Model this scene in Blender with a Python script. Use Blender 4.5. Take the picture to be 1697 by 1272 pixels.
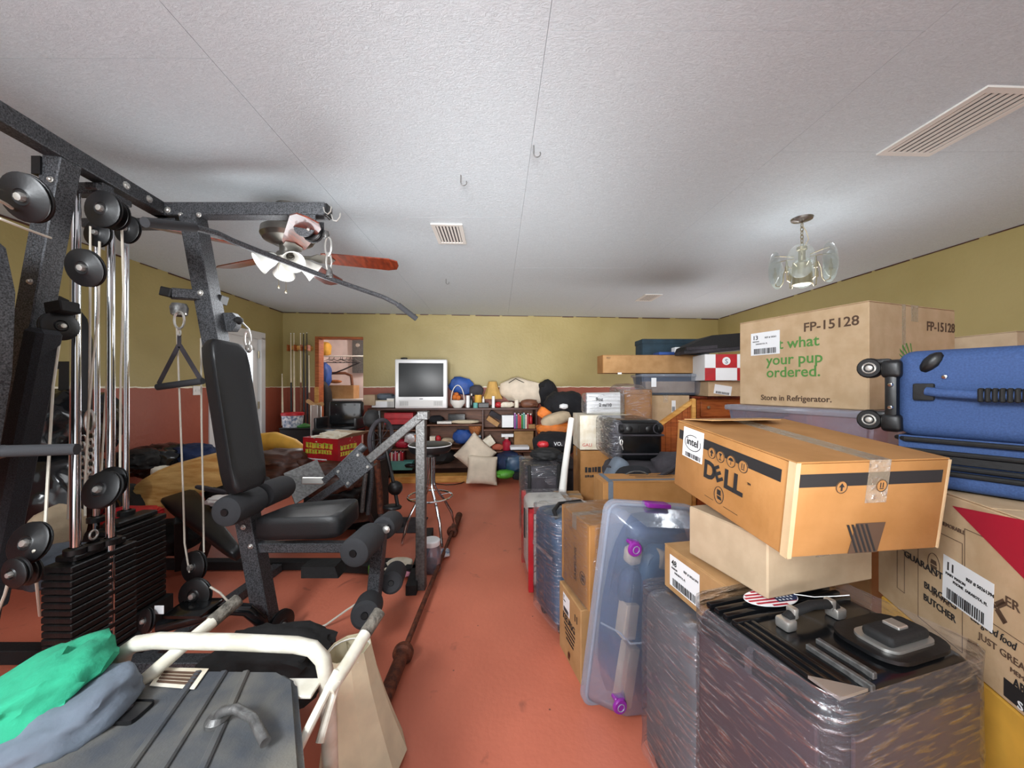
import bpy, bmesh, math, random
from mathutils import Vector, Matrix, noise
random.seed(7)
for _o in list(bpy.data.objects): bpy.data.objects.remove(_o)
SC = bpy.context.scene
COL = SC.collection
V = Vector
# ---------------------------------------------------------------- camera, light, exposure
F, CX, HY, CZ = 620.0, 848.5, 640.0, 1.36      # focal length in pixels, principal column, horizon row, eye height
cam = bpy.data.cameras.new('camera'); camo = bpy.data.objects.new('camera', cam); COL.objects.link(camo)
cam.sensor_width = 36; cam.lens = 36*F/1697; cam.shift_y = (HY-636)/1697; cam.clip_start = .05
camo.location = (0, 0, CZ); camo.rotation_euler = (math.pi/2, 0, 0); SC.camera = camo
w = bpy.data.worlds.new('world'); SC.world = w; w.use_nodes = True
w.node_tree.nodes['Background'].inputs[0].default_value = (.93, .96, 1.0, 1)
w.node_tree.nodes['Background'].inputs[1].default_value = .74
def area(name, loc, target, sx, sy, power, col=(.93, .97, 1)):
    l = bpy.data.lights.new(name, 'AREA'); l.shape = 'RECTANGLE'; l.size = sx; l.size_y = sy; l.energy = power; l.color = col
    o = bpy.data.objects.new(name, l); COL.objects.link(o); o.location = loc
    o.rotation_euler = (V(target)-V(loc)).to_track_quat('-Z', 'Y').to_euler(); return o
area('flash_softbox', (-.5, -1.45, 1.9), (.0, 5.0, 1.3), .4, .4, 9)
area('flash_bounce', (0, -1.45, .45), (0, 2.8, 2.5), 3.4, .7, 12)
area('fill_front_left', (-1.3, -.9, 2.3), (1.3, 1.9, 1.1), .9, .6, 84)  # added fill from front left, brightens left faces of the right-hand stack
sp_ = bpy.data.lights.new('flash_zoom', 'SPOT'); sp_.energy = 290; sp_.spot_size = math.radians(44); sp_.spot_blend = 1; sp_.shadow_soft_size = .12
spo = bpy.data.objects.new('flash_zoom', sp_); COL.objects.link(spo); spo.location = (-.45, -1.3, 1.75); spo.rotation_euler = (V((0, 5.9, 1.6))-spo.location).to_track_quat('-Z', 'Y').to_euler()
sp2 = bpy.data.lights.new('fill_far_ceiling', 'SPOT'); sp2.energy = 900; sp2.spot_size = math.radians(40); sp2.spot_blend = 1; sp2.shadow_soft_size = .5
spu = bpy.data.objects.new('fill_far_ceiling', sp2); COL.objects.link(spu); spu.location = (.1, -1.5, 1.0); spu.rotation_euler = (V((-.2, 6.0, 2.75))-spu.location).to_track_quat('-Z', 'Y').to_euler()  # added fill spot, brightens the far ceiling and upper back wall
def lamp(name, loc, power, r=.06, col=(.94, .97, 1)):
    l = bpy.data.lights.new(name, 'POINT'); l.energy = power; l.shadow_soft_size = r; l.color = col
    o = bpy.data.objects.new(name, l); COL.objects.link(o); o.location = loc
lamp('fan_fill', (-1.41, 2.34, 1.82), 14, .3); lamp('chandelier_fill', (1.97, 2.54, 1.92), 14, .28)  # added fill points floating below both fixtures, brighten the middle of the room
lamp('added_fill_right', (2.65, 4.9, 1.15), 30, .3); lamp('added_fill_left', (-2.2, 4.3, 1.15), 10, .3)  # added fill points with no real source there, even out the far room
SC.view_settings.view_transform = 'Standard'; SC.view_settings.look = 'None'; SC.view_settings.gamma = 1
SC.view_settings.use_curve_mapping = False; SC.view_settings.exposure = 0.42

# ---------------------------------------------------------------- measuring helpers
def at(px, py, d): return V(((px-CX)/F*d, d, CZ-(py-HY)/F*d))       # point at distance d seen at that pixel
def fl(px, py, z=0.0): return at(px, py, (CZ-z)*F/(py-HY))          # point on the level plane z
def ru(x, y): return x-.0379*y                                      # the room runs slightly off the camera axis
# ---------------------------------------------------------------- materials
def lin(c):
    c = c/255.0
    return c/12.92 if c <= .04045 else ((c+.055)/1.055)**2.4
def rgb(c): return (lin(c[0]), lin(c[1]), lin(c[2]), 1)
def mat(name, col, rough=.6, metal=0, col2=None, nscale=8, bump=0, bscale=60, spec=.5, vary=.0, stretch=None, coat=0, emit=0, detail=4, bd=.01):
    m = bpy.data.materials.new(name); m.use_nodes = True; n = m.node_tree.nodes; l = m.node_tree.links; b = n['Principled BSDF']
    b.inputs['Base Color'].default_value = rgb(col); b.inputs['Roughness'].default_value = rough; b.inputs['Metallic'].default_value = metal
    b.inputs['Specular IOR Level'].default_value = spec; b.inputs['Coat Weight'].default_value = coat
    tc = n.new('ShaderNodeTexCoord'); mp = n.new('ShaderNodeMapping'); l.new(tc.outputs['Object'], mp.inputs['Vector'])
    if stretch: mp.inputs['Scale'].default_value = stretch
    if col2 is None and vary: col2 = tuple(max(0, int(c*(1-vary))) for c in col)
    if col2 is not None:
        t = n.new('ShaderNodeTexNoise'); t.inputs['Scale'].default_value = nscale; t.inputs['Detail'].default_value = detail; l.new(mp.outputs[0], t.inputs['Vector'])
        r = n.new('ShaderNodeValToRGB'); r.color_ramp.elements[0].position = .35; r.color_ramp.elements[1].position = .65
        r.color_ramp.elements[0].color = rgb(col); r.color_ramp.elements[1].color = rgb(col2)
        l.new(t.outputs['Fac'], r.inputs[0]); l.new(r.outputs[0], b.inputs['Base Color'])
    if bump:
        t = n.new('ShaderNodeTexNoise'); t.inputs['Scale'].default_value = bscale; t.inputs['Detail'].default_value = 3; l.new(mp.outputs[0], t.inputs['Vector'])
        u = n.new('ShaderNodeBump'); u.inputs['Strength'].default_value = bump; u.inputs['Distance'].default_value = bd
        l.new(t.outputs['Fac'], u.inputs['Height']); l.new(u.outputs[0], b.inputs['Normal'])
    if emit:
        b.inputs['Emission Color'].default_value = rgb(col); b.inputs['Emission Strength'].default_value = emit
    return m
def clear(name, tint, alpha, rough=.15, bump=.3, bscale=25, gloss=.25, stretch=None):   # clear plastic: see-through + milky + glossy
    m = bpy.data.materials.new(name); m.use_nodes = True; n = m.node_tree.nodes; l = m.node_tree.links
    out = n['Material Output']; n.remove(n['Principled BSDF'])
    tr = n.new('ShaderNodeBsdfTransparent'); df = n.new('ShaderNodeBsdfDiffuse'); gl = n.new('ShaderNodeBsdfGlossy')
    df.inputs[0].default_value = rgb(tint); gl.inputs['Roughness'].default_value = rough; gl.inputs[0].default_value = (.9, .92, .95, 1)
    m1 = n.new('ShaderNodeMixShader'); m2 = n.new('ShaderNodeMixShader'); fr = n.new('ShaderNodeFresnel'); fr.inputs[0].default_value = 1.45
    ad = n.new('ShaderNodeMath'); ad.operation = 'ADD'; ad.use_clamp = True
    tc = n.new('ShaderNodeTexCoord'); mp = n.new('ShaderNodeMapping'); l.new(tc.outputs['Object'], mp.inputs[0])
    if stretch: mp.inputs['Scale'].default_value = stretch
    t = n.new('ShaderNodeTexNoise'); t.inputs['Scale'].default_value = bscale; t.inputs['Detail'].default_value = 5; l.new(mp.outputs[0], t.inputs['Vector'])
    u = n.new('ShaderNodeBump'); u.inputs['Strength'].default_value = bump; u.inputs['Distance'].default_value = .02
    l.new(t.outputs['Fac'], u.inputs['Height']); l.new(u.outputs[0], gl.inputs['Normal'])
    rp = n.new('ShaderNodeMapRange'); rp.inputs[1].default_value = .5; rp.inputs[2].default_value = .68; rp.inputs[4].default_value = gloss; l.new(t.outputs['Fac'], rp.inputs[0]); l.new(rp.outputs[0], ad.inputs[1])
    fm_ = n.new('ShaderNodeMath'); fm_.operation = 'MULTIPLY'; fm_.inputs[1].default_value = .5; l.new(fr.outputs[0], fm_.inputs[0])
    l.new(fm_.outputs[0], ad.inputs[0]); m1.inputs[0].default_value = alpha
    l.new(tr.outputs[0], m1.inputs[1]); l.new(df.outputs[0], m1.inputs[2]); l.new(ad.outputs[0], m2.inputs[0])
    l.new(m1.outputs[0], m2.inputs[1]); l.new(gl.outputs[0], m2.inputs[2]); l.new(m2.outputs[0], out.inputs[0])
    return m
M = {}
def mm(k, *a, **kw): M[k] = mat(k, *a, **kw)
mm('hammer', (92, 94, 98), .45, .3, col2=(34, 35, 38), nscale=190, bump=.6, bscale=190, bd=.002)
mm('steel', (112, 112, 111), .45, .5, col2=(84, 83, 82), nscale=60, bump=.2, bscale=120)
mm('chrome', (220, 222, 225), .12, 1.0)
mm('zinc', (205, 203, 198), .35, .8)
mm('vinyl', (22, 23, 25), .42, bump=.35, bscale=260, bd=.002)
mm('foam', (50, 51, 54), .9, bump=.4, bscale=300, bd=.002)
mm('mesh_fabric', (18, 21, 26), .8, col2=(44, 48, 55), nscale=300)
mm('black_plastic', (13, 13, 15), .42, bump=.05)
mm('black_matte', (17, 17, 18), .75, bump=.3, bscale=40)
mm('black_gloss', (16, 17, 19), .18, bump=.08, bscale=8)
mm('plate', (15, 15, 16), .38, col2=(26, 26, 26), nscale=40, bump=.2, bscale=90)
mm('cable', (206, 200, 186), .5)
mm('white_metal', (222, 219, 206), .42, col2=(196, 190, 172), nscale=18)
mm('grip', (112, 106, 96), .85, col2=(60, 56, 50), nscale=60, bump=.5, bscale=120)
mm('dusty_black', (66, 70, 76), .65, col2=(116, 112, 102), nscale=5, bump=.15, bscale=200)
mm('carton', (178, 138, 92), .8, col2=(164, 124, 78), nscale=12, bump=.25, bscale=70, bd=.004)
mm('carton_orange', (172, 123, 70), .75, col2=(158, 110, 57), nscale=9, bump=.25, bscale=60, bd=.004)
mm('carton_tan', (196, 168, 134), .85, col2=(184, 156, 120), nscale=14, bump=.25, bscale=60, bd=.004)
mm('carton_pale', (184, 162, 134), .85, col2=(174, 152, 124), nscale=14, bump=.2, bscale=60, bd=.004)
mm('carton_edge', (206, 178, 138), .85, vary=.1)
mm('white_card', (232, 226, 210), .7, col2=(214, 202, 178), nscale=16)
mm('paper', (236, 238, 240), .6)
mm('ink', (34, 33, 34), .65)
mm('ink_brown', (84, 62, 46), .8)
mm('ink_green', (84, 140, 66), .8)
mm('ink_red', (196, 60, 50), .7)
mm('blue_fabric', (56, 82, 130), .8, col2=(46, 70, 115), nscale=260, bump=.4, bscale=300, bd=.002)
mm('navy', (26, 46, 88), .7, vary=.3, bump=.2)
mm('steel_blue', (52, 84, 116), .4, vary=.25)
mm('dark_blue_cloth', (48, 70, 84), .85, vary=.2, bump=.3)
mm('red', (190, 30, 40), .45, vary=.15)
mm('crimson', (170, 28, 52), .5)
mm('purple', (130, 40, 140), .3)
mm('pine', (222, 170, 92), .5, col2=(196, 136, 62), nscale=6, stretch=(1, 1, 6))
mm('log', (240, 200, 126), .6, col2=(208, 150, 78), nscale=5, stretch=(1.2, 6, 6), bump=.2)
mm('honey_wood', (176, 96, 44), .4, col2=(140, 68, 28), nscale=8, stretch=(1, 1, 8))
mm('dark_wood', (84, 48, 34), .5, col2=(56, 30, 22), nscale=8, stretch=(1, 6, 6))
mm('mid_wood', (122, 76, 50), .55, col2=(92, 54, 36), nscale=8, stretch=(1, 6, 6))
mm('mahogany', (128, 52, 28), .3, col2=(84, 32, 18), nscale=14, stretch=(4, 1, 1), coat=.4)
mm('nickel', (150, 146, 138), .3, .9, vary=.2)
mm('brass', (176, 166, 140), .3, .85)
mm('mid_grey', (104, 106, 112), .7, vary=.15)
mm('frost', (236, 236, 230), .3)
mm('rust', (116, 62, 40), .7, .3, col2=(70, 38, 28), nscale=30, bump=.5, bscale=120)
mm('beige', (214, 200, 172), .9, vary=.08, bump=.15, bscale=100)
mm('shade_gold', (206, 164, 92), .8, vary=.12)
mm('shade_beige', (220, 208, 176), .8, vary=.1)
mm('linen', (222, 208, 188), .95, vary=.07, bump=.25, bscale=40)
mm('pillow_beige', (192, 172, 144), .95, vary=.12, bump=.25, bscale=40)
mm('green_cloth', (44, 160, 122), .95, vary=.12, bump=.2, bscale=90)
mm('grey_cloth', (104, 114, 126), .95, vary=.15, bump=.2, bscale=60)
mm('dark_cloth', (26, 27, 32), .9, vary=.3, bump=.4, bscale=40)
mm('charcoal_cloth', (62, 58, 64), .85, vary=.3, bump=.4, bscale=40)
mm('blue', (38, 82, 160), .6, vary=.2)
mm('orange', (220, 120, 40), .7, vary=.2)
mm('yellow', (226, 172, 66), .7, vary=.1)
mm('green', (60, 140, 60), .6, vary=.3)
mm('lime', (100, 190, 60), .5, vary=.3)
mm('teal', (96, 164, 156), .6)
mm('silver', (226, 227, 228), .35, .3)
mm('screen', (44, 47, 49), .4)
mm('white_plastic', (226, 224, 218), .45)
mm('white_paint', (214, 214, 212), .45)
mm('pink_white', (222, 208, 204), .8, vary=.04)
mm('terracotta', (170, 84, 60), .7)
mm('wicker', (180, 110, 56), .7, col2=(120, 66, 30), nscale=60, bump=.5)
mm('pink', (226, 150, 170), .7)
mm('glow_pane', (236, 244, 255), .3, emit=1.6)
M['film'] = clear('stretch_film', (225, 225, 235), .03, .10, 1.0, 18, .28, (1, 1, 5))
M['film_dense'] = clear('stretch_film_dense', (205, 205, 220), .06, .10, 1.0, 15, .45, (1, 1, 6))
M['bin'] = clear('clear_bin_plastic', (150, 166, 192), .16, .12, .15, 10, .05)
M['bin_thick'] = clear('clear_bin_rim', (178, 188, 206), .38, .12, .15, 10, .08)
M['glass'] = clear('chandelier_glass', (205, 220, 210), .12, .05, .1, 10, .2)
M['tape'] = clear('packing_tape', (226, 206, 176), .25, .12, .6, 60, .45)
# ---------------------------------------------------------------- object helpers
WM = {}
def wm(o): return WM.get(o.name, Matrix.Identity(4)) if o else Matrix.Identity(4)
def thing(name, label, cat, base=None, group=None, frame=None):
    o = bpy.data.objects.new(name, None); COL.objects.link(o); o.empty_display_size = .05
    m = frame.copy() if frame is not None else Matrix.Translation(base)
    o.matrix_world = m; WM[o.name] = m
    o['label'] = label; o['category'] = cat
    if group: o['group'] = group
    return o
def tag(o, label, cat, group=None, kind=None):
    o['label'] = label; o['category'] = cat
    if group: o['group'] = group
    if kind: o['kind'] = kind
    return o
class B:
    def __init__(s): s.bm = bmesh.new()
    def box(s, a, b, m=None, bev=0, seg=1):                     # box between two corners, in frame m
        a = V(a); b = V(b); c = (a+b)/2; z = b-a
        r = bmesh.ops.create_cube(s.bm, size=1)
        vs = r['verts']
        for v in vs: v.co = V((v.co.x*z.x, v.co.y*z.y, v.co.z*z.z))+c
        if bev:
            es = {e for v in vs for e in v.link_edges}
            q = bmesh.ops.bevel(s.bm, geom=list(es), offset=bev, segments=seg, affect='EDGES', profile=.5)
            vs = list({v for f in q['faces'] for v in f.verts} | {v for v in vs if v.is_valid})
        if m is not None:
            for v in vs: v.co = m @ v.co
        return s
    def ring(s, c, u, v, r, n): return [s.bm.verts.new(c+u*(r*math.cos(2*math.pi*i/n))+v*(r*math.sin(2*math.pi*i/n))) for i in range(n)]
    def tube(s, pts, r, n=10, cap=True, r2=None, closed=False):
        pts = [V(p) for p in pts]; k = len(pts); rs = []
        prev = None
        for i, p in enumerate(pts):
            if closed: t = pts[(i+1) % k]-pts[i-1]
            else: t = (pts[min(i+1, k-1)]-pts[max(i-1, 0)])
            t.normalize()
            if prev is None:
                u = t.orthogonal().normalized()
            else:
                u = prev-t*prev.dot(t)
                if u.length < 1e-5: u = t.orthogonal()
                u.normalize()
            prev = u; v = t.cross(u)
            rr = r if r2 is None else r+(r2-r)*i/(k-1)
            rs.append(s.ring(p, u, v, rr, n))
        for i in range(k if closed else k-1):
            a = rs[i]; b = rs[(i+1) % k]
            for j in range(n): s.bm.faces.new((a[j], a[(j+1) % n], b[(j+1) % n], b[j]))
        if cap and not closed:
            s.bm.faces.new(rs[0][::-1]); s.bm.faces.new(rs[-1])
        return s
    def cyl(s, a, b, r, n=16, r2=None): return s.tube([a, b], r, n, True, r2)
    def bar(s, a, b, w, h=None, up=V((0, 0, 1)), bev=.004):     # square tube from a to b
        a = V(a); b = V(b); h = h or w; t = (b-a); L = t.length; t.normalize()
        x = t.cross(up)
        if x.length < 1e-4: x = t.cross(V((0, 1, 0)))
        x.normalize(); z = x.cross(t)
        m = Matrix(((x.x, t.x, z.x, a.x), (x.y, t.y, z.y, a.y), (x.z, t.z, z.z, a.z), (0, 0, 0, 1)))
        return s.box((-w/2, 0, -h/2), (w/2, L, h/2), m, bev)
    def lathe(s, prof, c=(0, 0, 0), axis=(0, 0, 1), n=24, m=None):   # prof: (radius, height)
        c = V(c); t = V(axis).normalized(); u = t.orthogonal().normalized(); v = t.cross(u); rs = []
        for r, h in prof:
            p = c+t*h
            rs.append([s.bm.verts.new(p)] if r < 1e-6 else s.ring(p, u, v, r, n))
        for a, b in zip(rs, rs[1:]):
            if len(a) == 1 and len(b) == 1: continue
            for j in range(n):
                if len(a) == 1: f = (a[0], b[(j+1) % n], b[j])
                elif len(b) == 1: f = (a[j], a[(j+1) % n], b[0])
                else: f = (a[j], a[(j+1) % n], b[(j+1) % n], b[j])
                s.bm.faces.new(f)
        if m is not None:
            for q in rs:
                for x in q: x.co = m @ x.co
        return s
    def prism(s, poly, m, t):                                   # 2D outline in frame m, thickness t along its z
        a = [s.bm.verts.new(m @ V((x, y, 0))) for x, y in poly]; b = [s.bm.verts.new(m @ V((x, y, t))) for x, y in poly]
        s.bm.faces.new(a[::-1]); s.bm.faces.new(b); k = len(poly)
        for i in range(k): s.bm.faces.new((a[i], a[(i+1) % k], b[(i+1) % k], b[i]))
        return s
    def quad(s, pts): s.bm.faces.new([s.bm.verts.new(V(p)) for p in pts]); return s
    def blob(s, c, size, rot=(0, 0, 0), e=2.0, disp=.08, freq=4, seed=0, sub=3, flat=None):   # soft lump: superellipsoid + folds
        from mathutils import Euler
        r = bmesh.ops.create_icosphere(s.bm, subdivisions=sub, radius=1)
        R = Euler(rot).to_matrix(); c = V(c)
        for v in r['verts']:
            p = v.co.copy(); q = V([math.copysign(abs(t)**(2/e), t) for t in p]); 
            n = noise.noise(p*freq*.5+V((seed*7.3, seed*3.1, seed))); n2 = 1-abs(noise.noise(p*freq+V((seed*1.7, 9, seed))))*2
            q *= 1+disp*(n+.6*n2)
            q = V((q.x*size[0]/2, q.y*size[1]/2, q.z*size[2]/2))
            q = R @ q
            if flat is not None and (c+q).z < flat: q.z = flat-c.z
            v.co = c+q
        return s
    def grid(s, f, nu, nv):
        g = [[s.bm.verts.new(V(f(i/nu, j/nv))) for j in range(nv+1)] for i in range(nu+1)]
        for i in range(nu):
            for j in range(nv): s.bm.faces.new((g[i][j], g[i+1][j], g[i+1][j+1], g[i][j+1]))
        return s
    def solid(s, t):
        bmesh.ops.recalc_face_normals(s.bm, faces=s.bm.faces); bmesh.ops.solidify(s.bm, geom=s.bm.faces[:], thickness=t); return s
    def make(s, name, m, parent=None, world=True, smooth=None, rc=True):
        if rc: bmesh.ops.recalc_face_normals(s.bm, faces=s.bm.faces)
        me = bpy.data.meshes.new(name); o = bpy.data.objects.new(name, me); COL.objects.link(o)
        if parent is not None:
            o.parent = parent
            if world:
                inv = wm(parent).inverted()
                bmesh.ops.transform(s.bm, matrix=inv, verts=s.bm.verts)
            WM[o.name] = wm(parent)
        else:
            if world:
                mn = V([min(v.co[i] for v in s.bm.verts) for i in range(3)]); mx = V([max(v.co[i] for v in s.bm.verts) for i in range(3)])
                p = V(((mn.x+mx.x)/2, (mn.y+mx.y)/2, mn.z)); T = Matrix.Translation(p)
                bmesh.ops.transform(s.bm, matrix=T.inverted(), verts=s.bm.verts); o.matrix_world = T; WM[o.name] = T
        s.bm.to_mesh(me); s.bm.free(); me.materials.append(M[m] if isinstance(m, str) else m)
        if smooth is None: smooth = 35
        if smooth:
            for p in me.polygons: p.use_smooth = True
            try: me.set_sharp_from_angle(angle=math.radians(smooth))
            except Exception: pass
        return o
def dup(root, frame=None, label=None, group=None):
    r = root.copy(); COL.objects.link(r); WM[r.name] = frame if frame is not None else wm(root)
    if frame is not None: r.matrix_world = frame
    if label: r['label'] = label
    if group: r['group'] = group
    for ch in list(root.children):
        c = ch.copy(); COL.objects.link(c); c.parent = r
        for g in list(ch.children):
            d = g.copy(); COL.objects.link(d); d.parent = c
    return r
def frame(o, xdir, tilt=None):                                   # z-up frame at o, local x along xdir
    x = V(xdir).copy(); x.z = 0; x.normalize(); z = V((0, 0, 1)); y = z.cross(x)
    m = Matrix(((x.x, y.x, z.x, o[0]), (x.y, y.y, z.y, o[1]), (x.z, y.z, z.z, o[2]), (0, 0, 0, 1)))
    return m @ tilt if tilt is not None else m
def frame_y(o, ydir, tilt=None):
    y = V(ydir).copy(); y.z = 0; y.normalize(); return frame(o, y.cross(V((0, 0, 1))), tilt)
def face(side, w, d, h):                                         # local frame of a box face: x right, y up, z outwards
    if side == 'front': return Matrix(((1, 0, 0, 0), (0, 0, -1, 0), (0, 1, 0, 0), (0, 0, 0, 1)))
    if side == 'left': return Matrix(((0, 0, -1, 0), (-1, 0, 0, d), (0, 1, 0, 0), (0, 0, 0, 1)))
    if side == 'right': return Matrix(((0, 0, 1, w), (1, 0, 0, 0), (0, 1, 0, 0), (0, 0, 0, 1)))
    if side == 'top': return Matrix(((1, 0, 0, 0), (0, 1, 0, 0), (0, 0, 1, h), (0, 0, 0, 1)))
def rects(name, m, parent, fm, rs, t=.0006):                     # flat print: list of (x0,y0,x1,y1) on face fm
    b = B()
    for x0, y0, x1, y1 in rs: b.box((x0, y0, 0), (x1, y1, t), fm)
    return b.make(name, m, parent, world=False, smooth=0)
def text(s, name, m, parent, fm, x, y, size, align='LEFT', rot=0, sx=1, bold=0, t=.0006, world=False, shear=0):
    c = bpy.data.curves.new('t', 'FONT'); c.body = s; c.size = size; c.align_x = align; c.extrude = t; c.offset = bold*size; c.resolution_u = 3; c.shear = shear
    o = bpy.data.objects.new('t', c); COL.objects.link(o)
    me = bpy.data.meshes.new_from_object(o); bpy.data.objects.remove(o); bpy.data.curves.remove(c)
    me.transform(fm @ Matrix.Translation((x, y, t)) @ Matrix.Rotation(rot, 4, 'Z') @ Matrix.Diagonal((sx, 1, 1, 1)))
    if world: me.transform(wm(parent).inverted())
    me.name = name; q = bpy.data.objects.new(name, me); COL.objects.link(q); q.parent = parent; WM[q.name] = wm(parent)
    me.materials.clear(); me.materials.append(M[m]); return q
def barcode(parent, fm, x, y, w, h, seed=1):
    rnd = random.Random(seed); rs = []; p = x
    while p < x+w:
        a = rnd.choice((.002, .003, .005)); rs.append((p, y, min(p+a, x+w), y+h)); p += a+rnd.choice((.002, .003, .004))
    return rects('barcode', 'ink', parent, fm @ Matrix.Translation((0, 0, .0012)), rs)
def blocks(name, m, parent, fm, x, y, w, h, seed=1, fill=.8, mean=None):
    # a line of print too small to read: a row of short bars
    rnd = random.Random(seed); rs = []; p = x; mean = mean or h*.7
    while p < x+w-mean*.3:
        a = mean*rnd.uniform(.5, 1.1); rs.append((p, y+h*rnd.uniform(0, .15), min(p+a*fill, x+w), y+h*rnd.uniform(.8, 1))); p += a
    q = rects(name, m, parent, fm, rs); q['kind'] = 'stuff'; return q
def rrect(w, h, r, n=4):
    o = []
    for cx, cy, a0 in ((w-r, r, -90), (w-r, h-r, 0), (r, h-r, 90), (r, r, 180)):
        for i in range(n+1):
            a = math.radians(a0+90*i/n); o.append((cx+r*math.cos(a), cy+r*math.sin(a)))
    return o
# ================================================================ the room
HC = 2.5
CL = V((-3.517, 5.746, 0)); CR = V((3.476, 6.31, 0)); YN = -1.6
def wall_mat(name, top, top2, low, low2):
    m = bpy.data.materials.new(name); m.use_nodes = True; n = m.node_tree.nodes; l = m.node_tree.links; b = n['Principled BSDF']
    g = n.new('ShaderNodeNewGeometry'); sp = n.new('ShaderNodeSeparateXYZ'); l.new(g.outputs['Position'], sp.inputs[0])
    def nz(s, d=4):
        t = n.new('ShaderNodeTexNoise'); t.inputs['Scale'].default_value = s; t.inputs['Detail'].default_value = d; l.new(g.outputs['Position'], t.inputs['Vector']); return t
    def ramp(f, a, b2, p=.35, q=.65):
        r = n.new('ShaderNodeValToRGB'); r.color_ramp.elements[0].position = p; r.color_ramp.elements[1].position = q
        r.color_ramp.elements[0].color = a; r.color_ramp.elements[1].color = b2; l.new(f, r.inputs[0]); return r
    ol = ramp(nz(1.3).outputs['Fac'], rgb(top), rgb(top2)); rd = ramp(nz(2).outputs['Fac'], rgb(low), rgb(low2))
    wob = nz(9, 6); ma = n.new('ShaderNodeMath'); ma.operation = 'MULTIPLY_ADD'; ma.inputs[1].default_value = .03
    l.new(wob.outputs['Fac'], ma.inputs[0]); l.new(sp.outputs['Z'], ma.inputs[2])          # z + wobble
    st = n.new('ShaderNodeMath'); st.operation = 'GREATER_THAN'; st.inputs[1].default_value = 1.365; l.new(ma.outputs[0], st.inputs[0])
    mx = n.new('ShaderNodeMix'); mx.data_type = 'RGBA'; l.new(st.outputs[0], mx.inputs[0]); l.new(rd.outputs[0], mx.inputs[6]); l.new(ol.outputs[0], mx.inputs[7])
    # bare strip where the old chair rail was pulled off, patchy
    ab = n.new('ShaderNodeMath'); ab.operation = 'SUBTRACT'; ab.inputs[1].default_value = 1.367; l.new(ma.outputs[0], ab.inputs[0])
    a2 = n.new('ShaderNodeMath'); a2.operation = 'ABSOLUTE'; l.new(ab.outputs[0], a2.inputs[0])
    pw = nz(2.6, 2); p3 = n.new('ShaderNodeMath'); p3.operation = 'MULTIPLY'; p3.inputs[1].default_value = .021; l.new(pw.outputs['Fac'], p3.inputs[0])
    lt = n.new('ShaderNodeMath'); lt.operation = 'LESS_THAN'; l.new(a2.outputs[0], lt.inputs[0]); 
    p4 = n.new('ShaderNodeMath'); p4.operation = 'SUBTRACT'; p4.inputs[1].default_value = .0035; l.new(p3.outputs[0], p4.inputs[0]); l.new(p4.outputs[0], lt.inputs[1])
    m2 = n.new('ShaderNodeMix'); m2.data_type = 'RGBA'; l.new(lt.outputs[0], m2.inputs[0]); l.new(mx.outputs[2], m2.inputs[6]); m2.inputs[7].default_value = rgb((226, 218, 196))
    l.new(m2.outputs[2], b.inputs['Base Color']); b.inputs['Roughness'].default_value = .5
    t = nz(28, 5); u = n.new('ShaderNodeBump'); u.inputs['Strength'].default_value = .35; u.inputs['Distance'].default_value = .01
    l.new(t.outputs['Fac'], u.inputs['Height']); l.new(u.outputs[0], b.inputs['Normal'])
    return m
M['wall'] = wall_mat('olive_and_red_wall_paint', (166, 150, 98), (155, 139, 86), (156, 82, 60), (146, 72, 52))
def ceil_mat():
    m = bpy.data.materials.new('brushed_texture_ceiling'); m.use_nodes = True; n = m.node_tree.nodes; l = m.node_tree.links; b = n['Principled BSDF']
    g = n.new('ShaderNodeNewGeometry')
    mp = n.new('ShaderNodeMapping'); mp.inputs['Scale'].default_value = (22, 46, 10); mp.inputs['Rotation'].default_value = (0, 0, .5); l.new(g.outputs['Position'], mp.inputs[0])
    t = n.new('ShaderNodeTexNoise'); t.inputs['Scale'].default_value = 1.6; t.inputs['Detail'].default_value = 6; t.inputs['Roughness'].default_value = .7; t.inputs['Distortion'].default_value = 2.2; l.new(mp.outputs[0], t.inputs[0])
    r = n.new('ShaderNodeValToRGB'); r.color_ramp.elements[0].position = .3; r.color_ramp.elements[1].position = .7
    r.color_ramp.elements[0].color = rgb((190, 201, 207)); r.color_ramp.elements[1].color = rgb((216, 227, 233)); l.new(t.outputs['Fac'], r.inputs[0]); l.new(r.outputs[0], b.inputs['Base Color'])
    u = n.new('ShaderNodeBump'); u.inputs['Strength'].default_value = .4; u.inputs['Distance'].default_value = .008; l.new(t.outputs['Fac'], u.inputs['Height']); l.new(u.outputs[0], b.inputs['Normal'])
    b.inputs['Roughness'].default_value = .6; return m
M['ceiling'] = ceil_mat()
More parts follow.
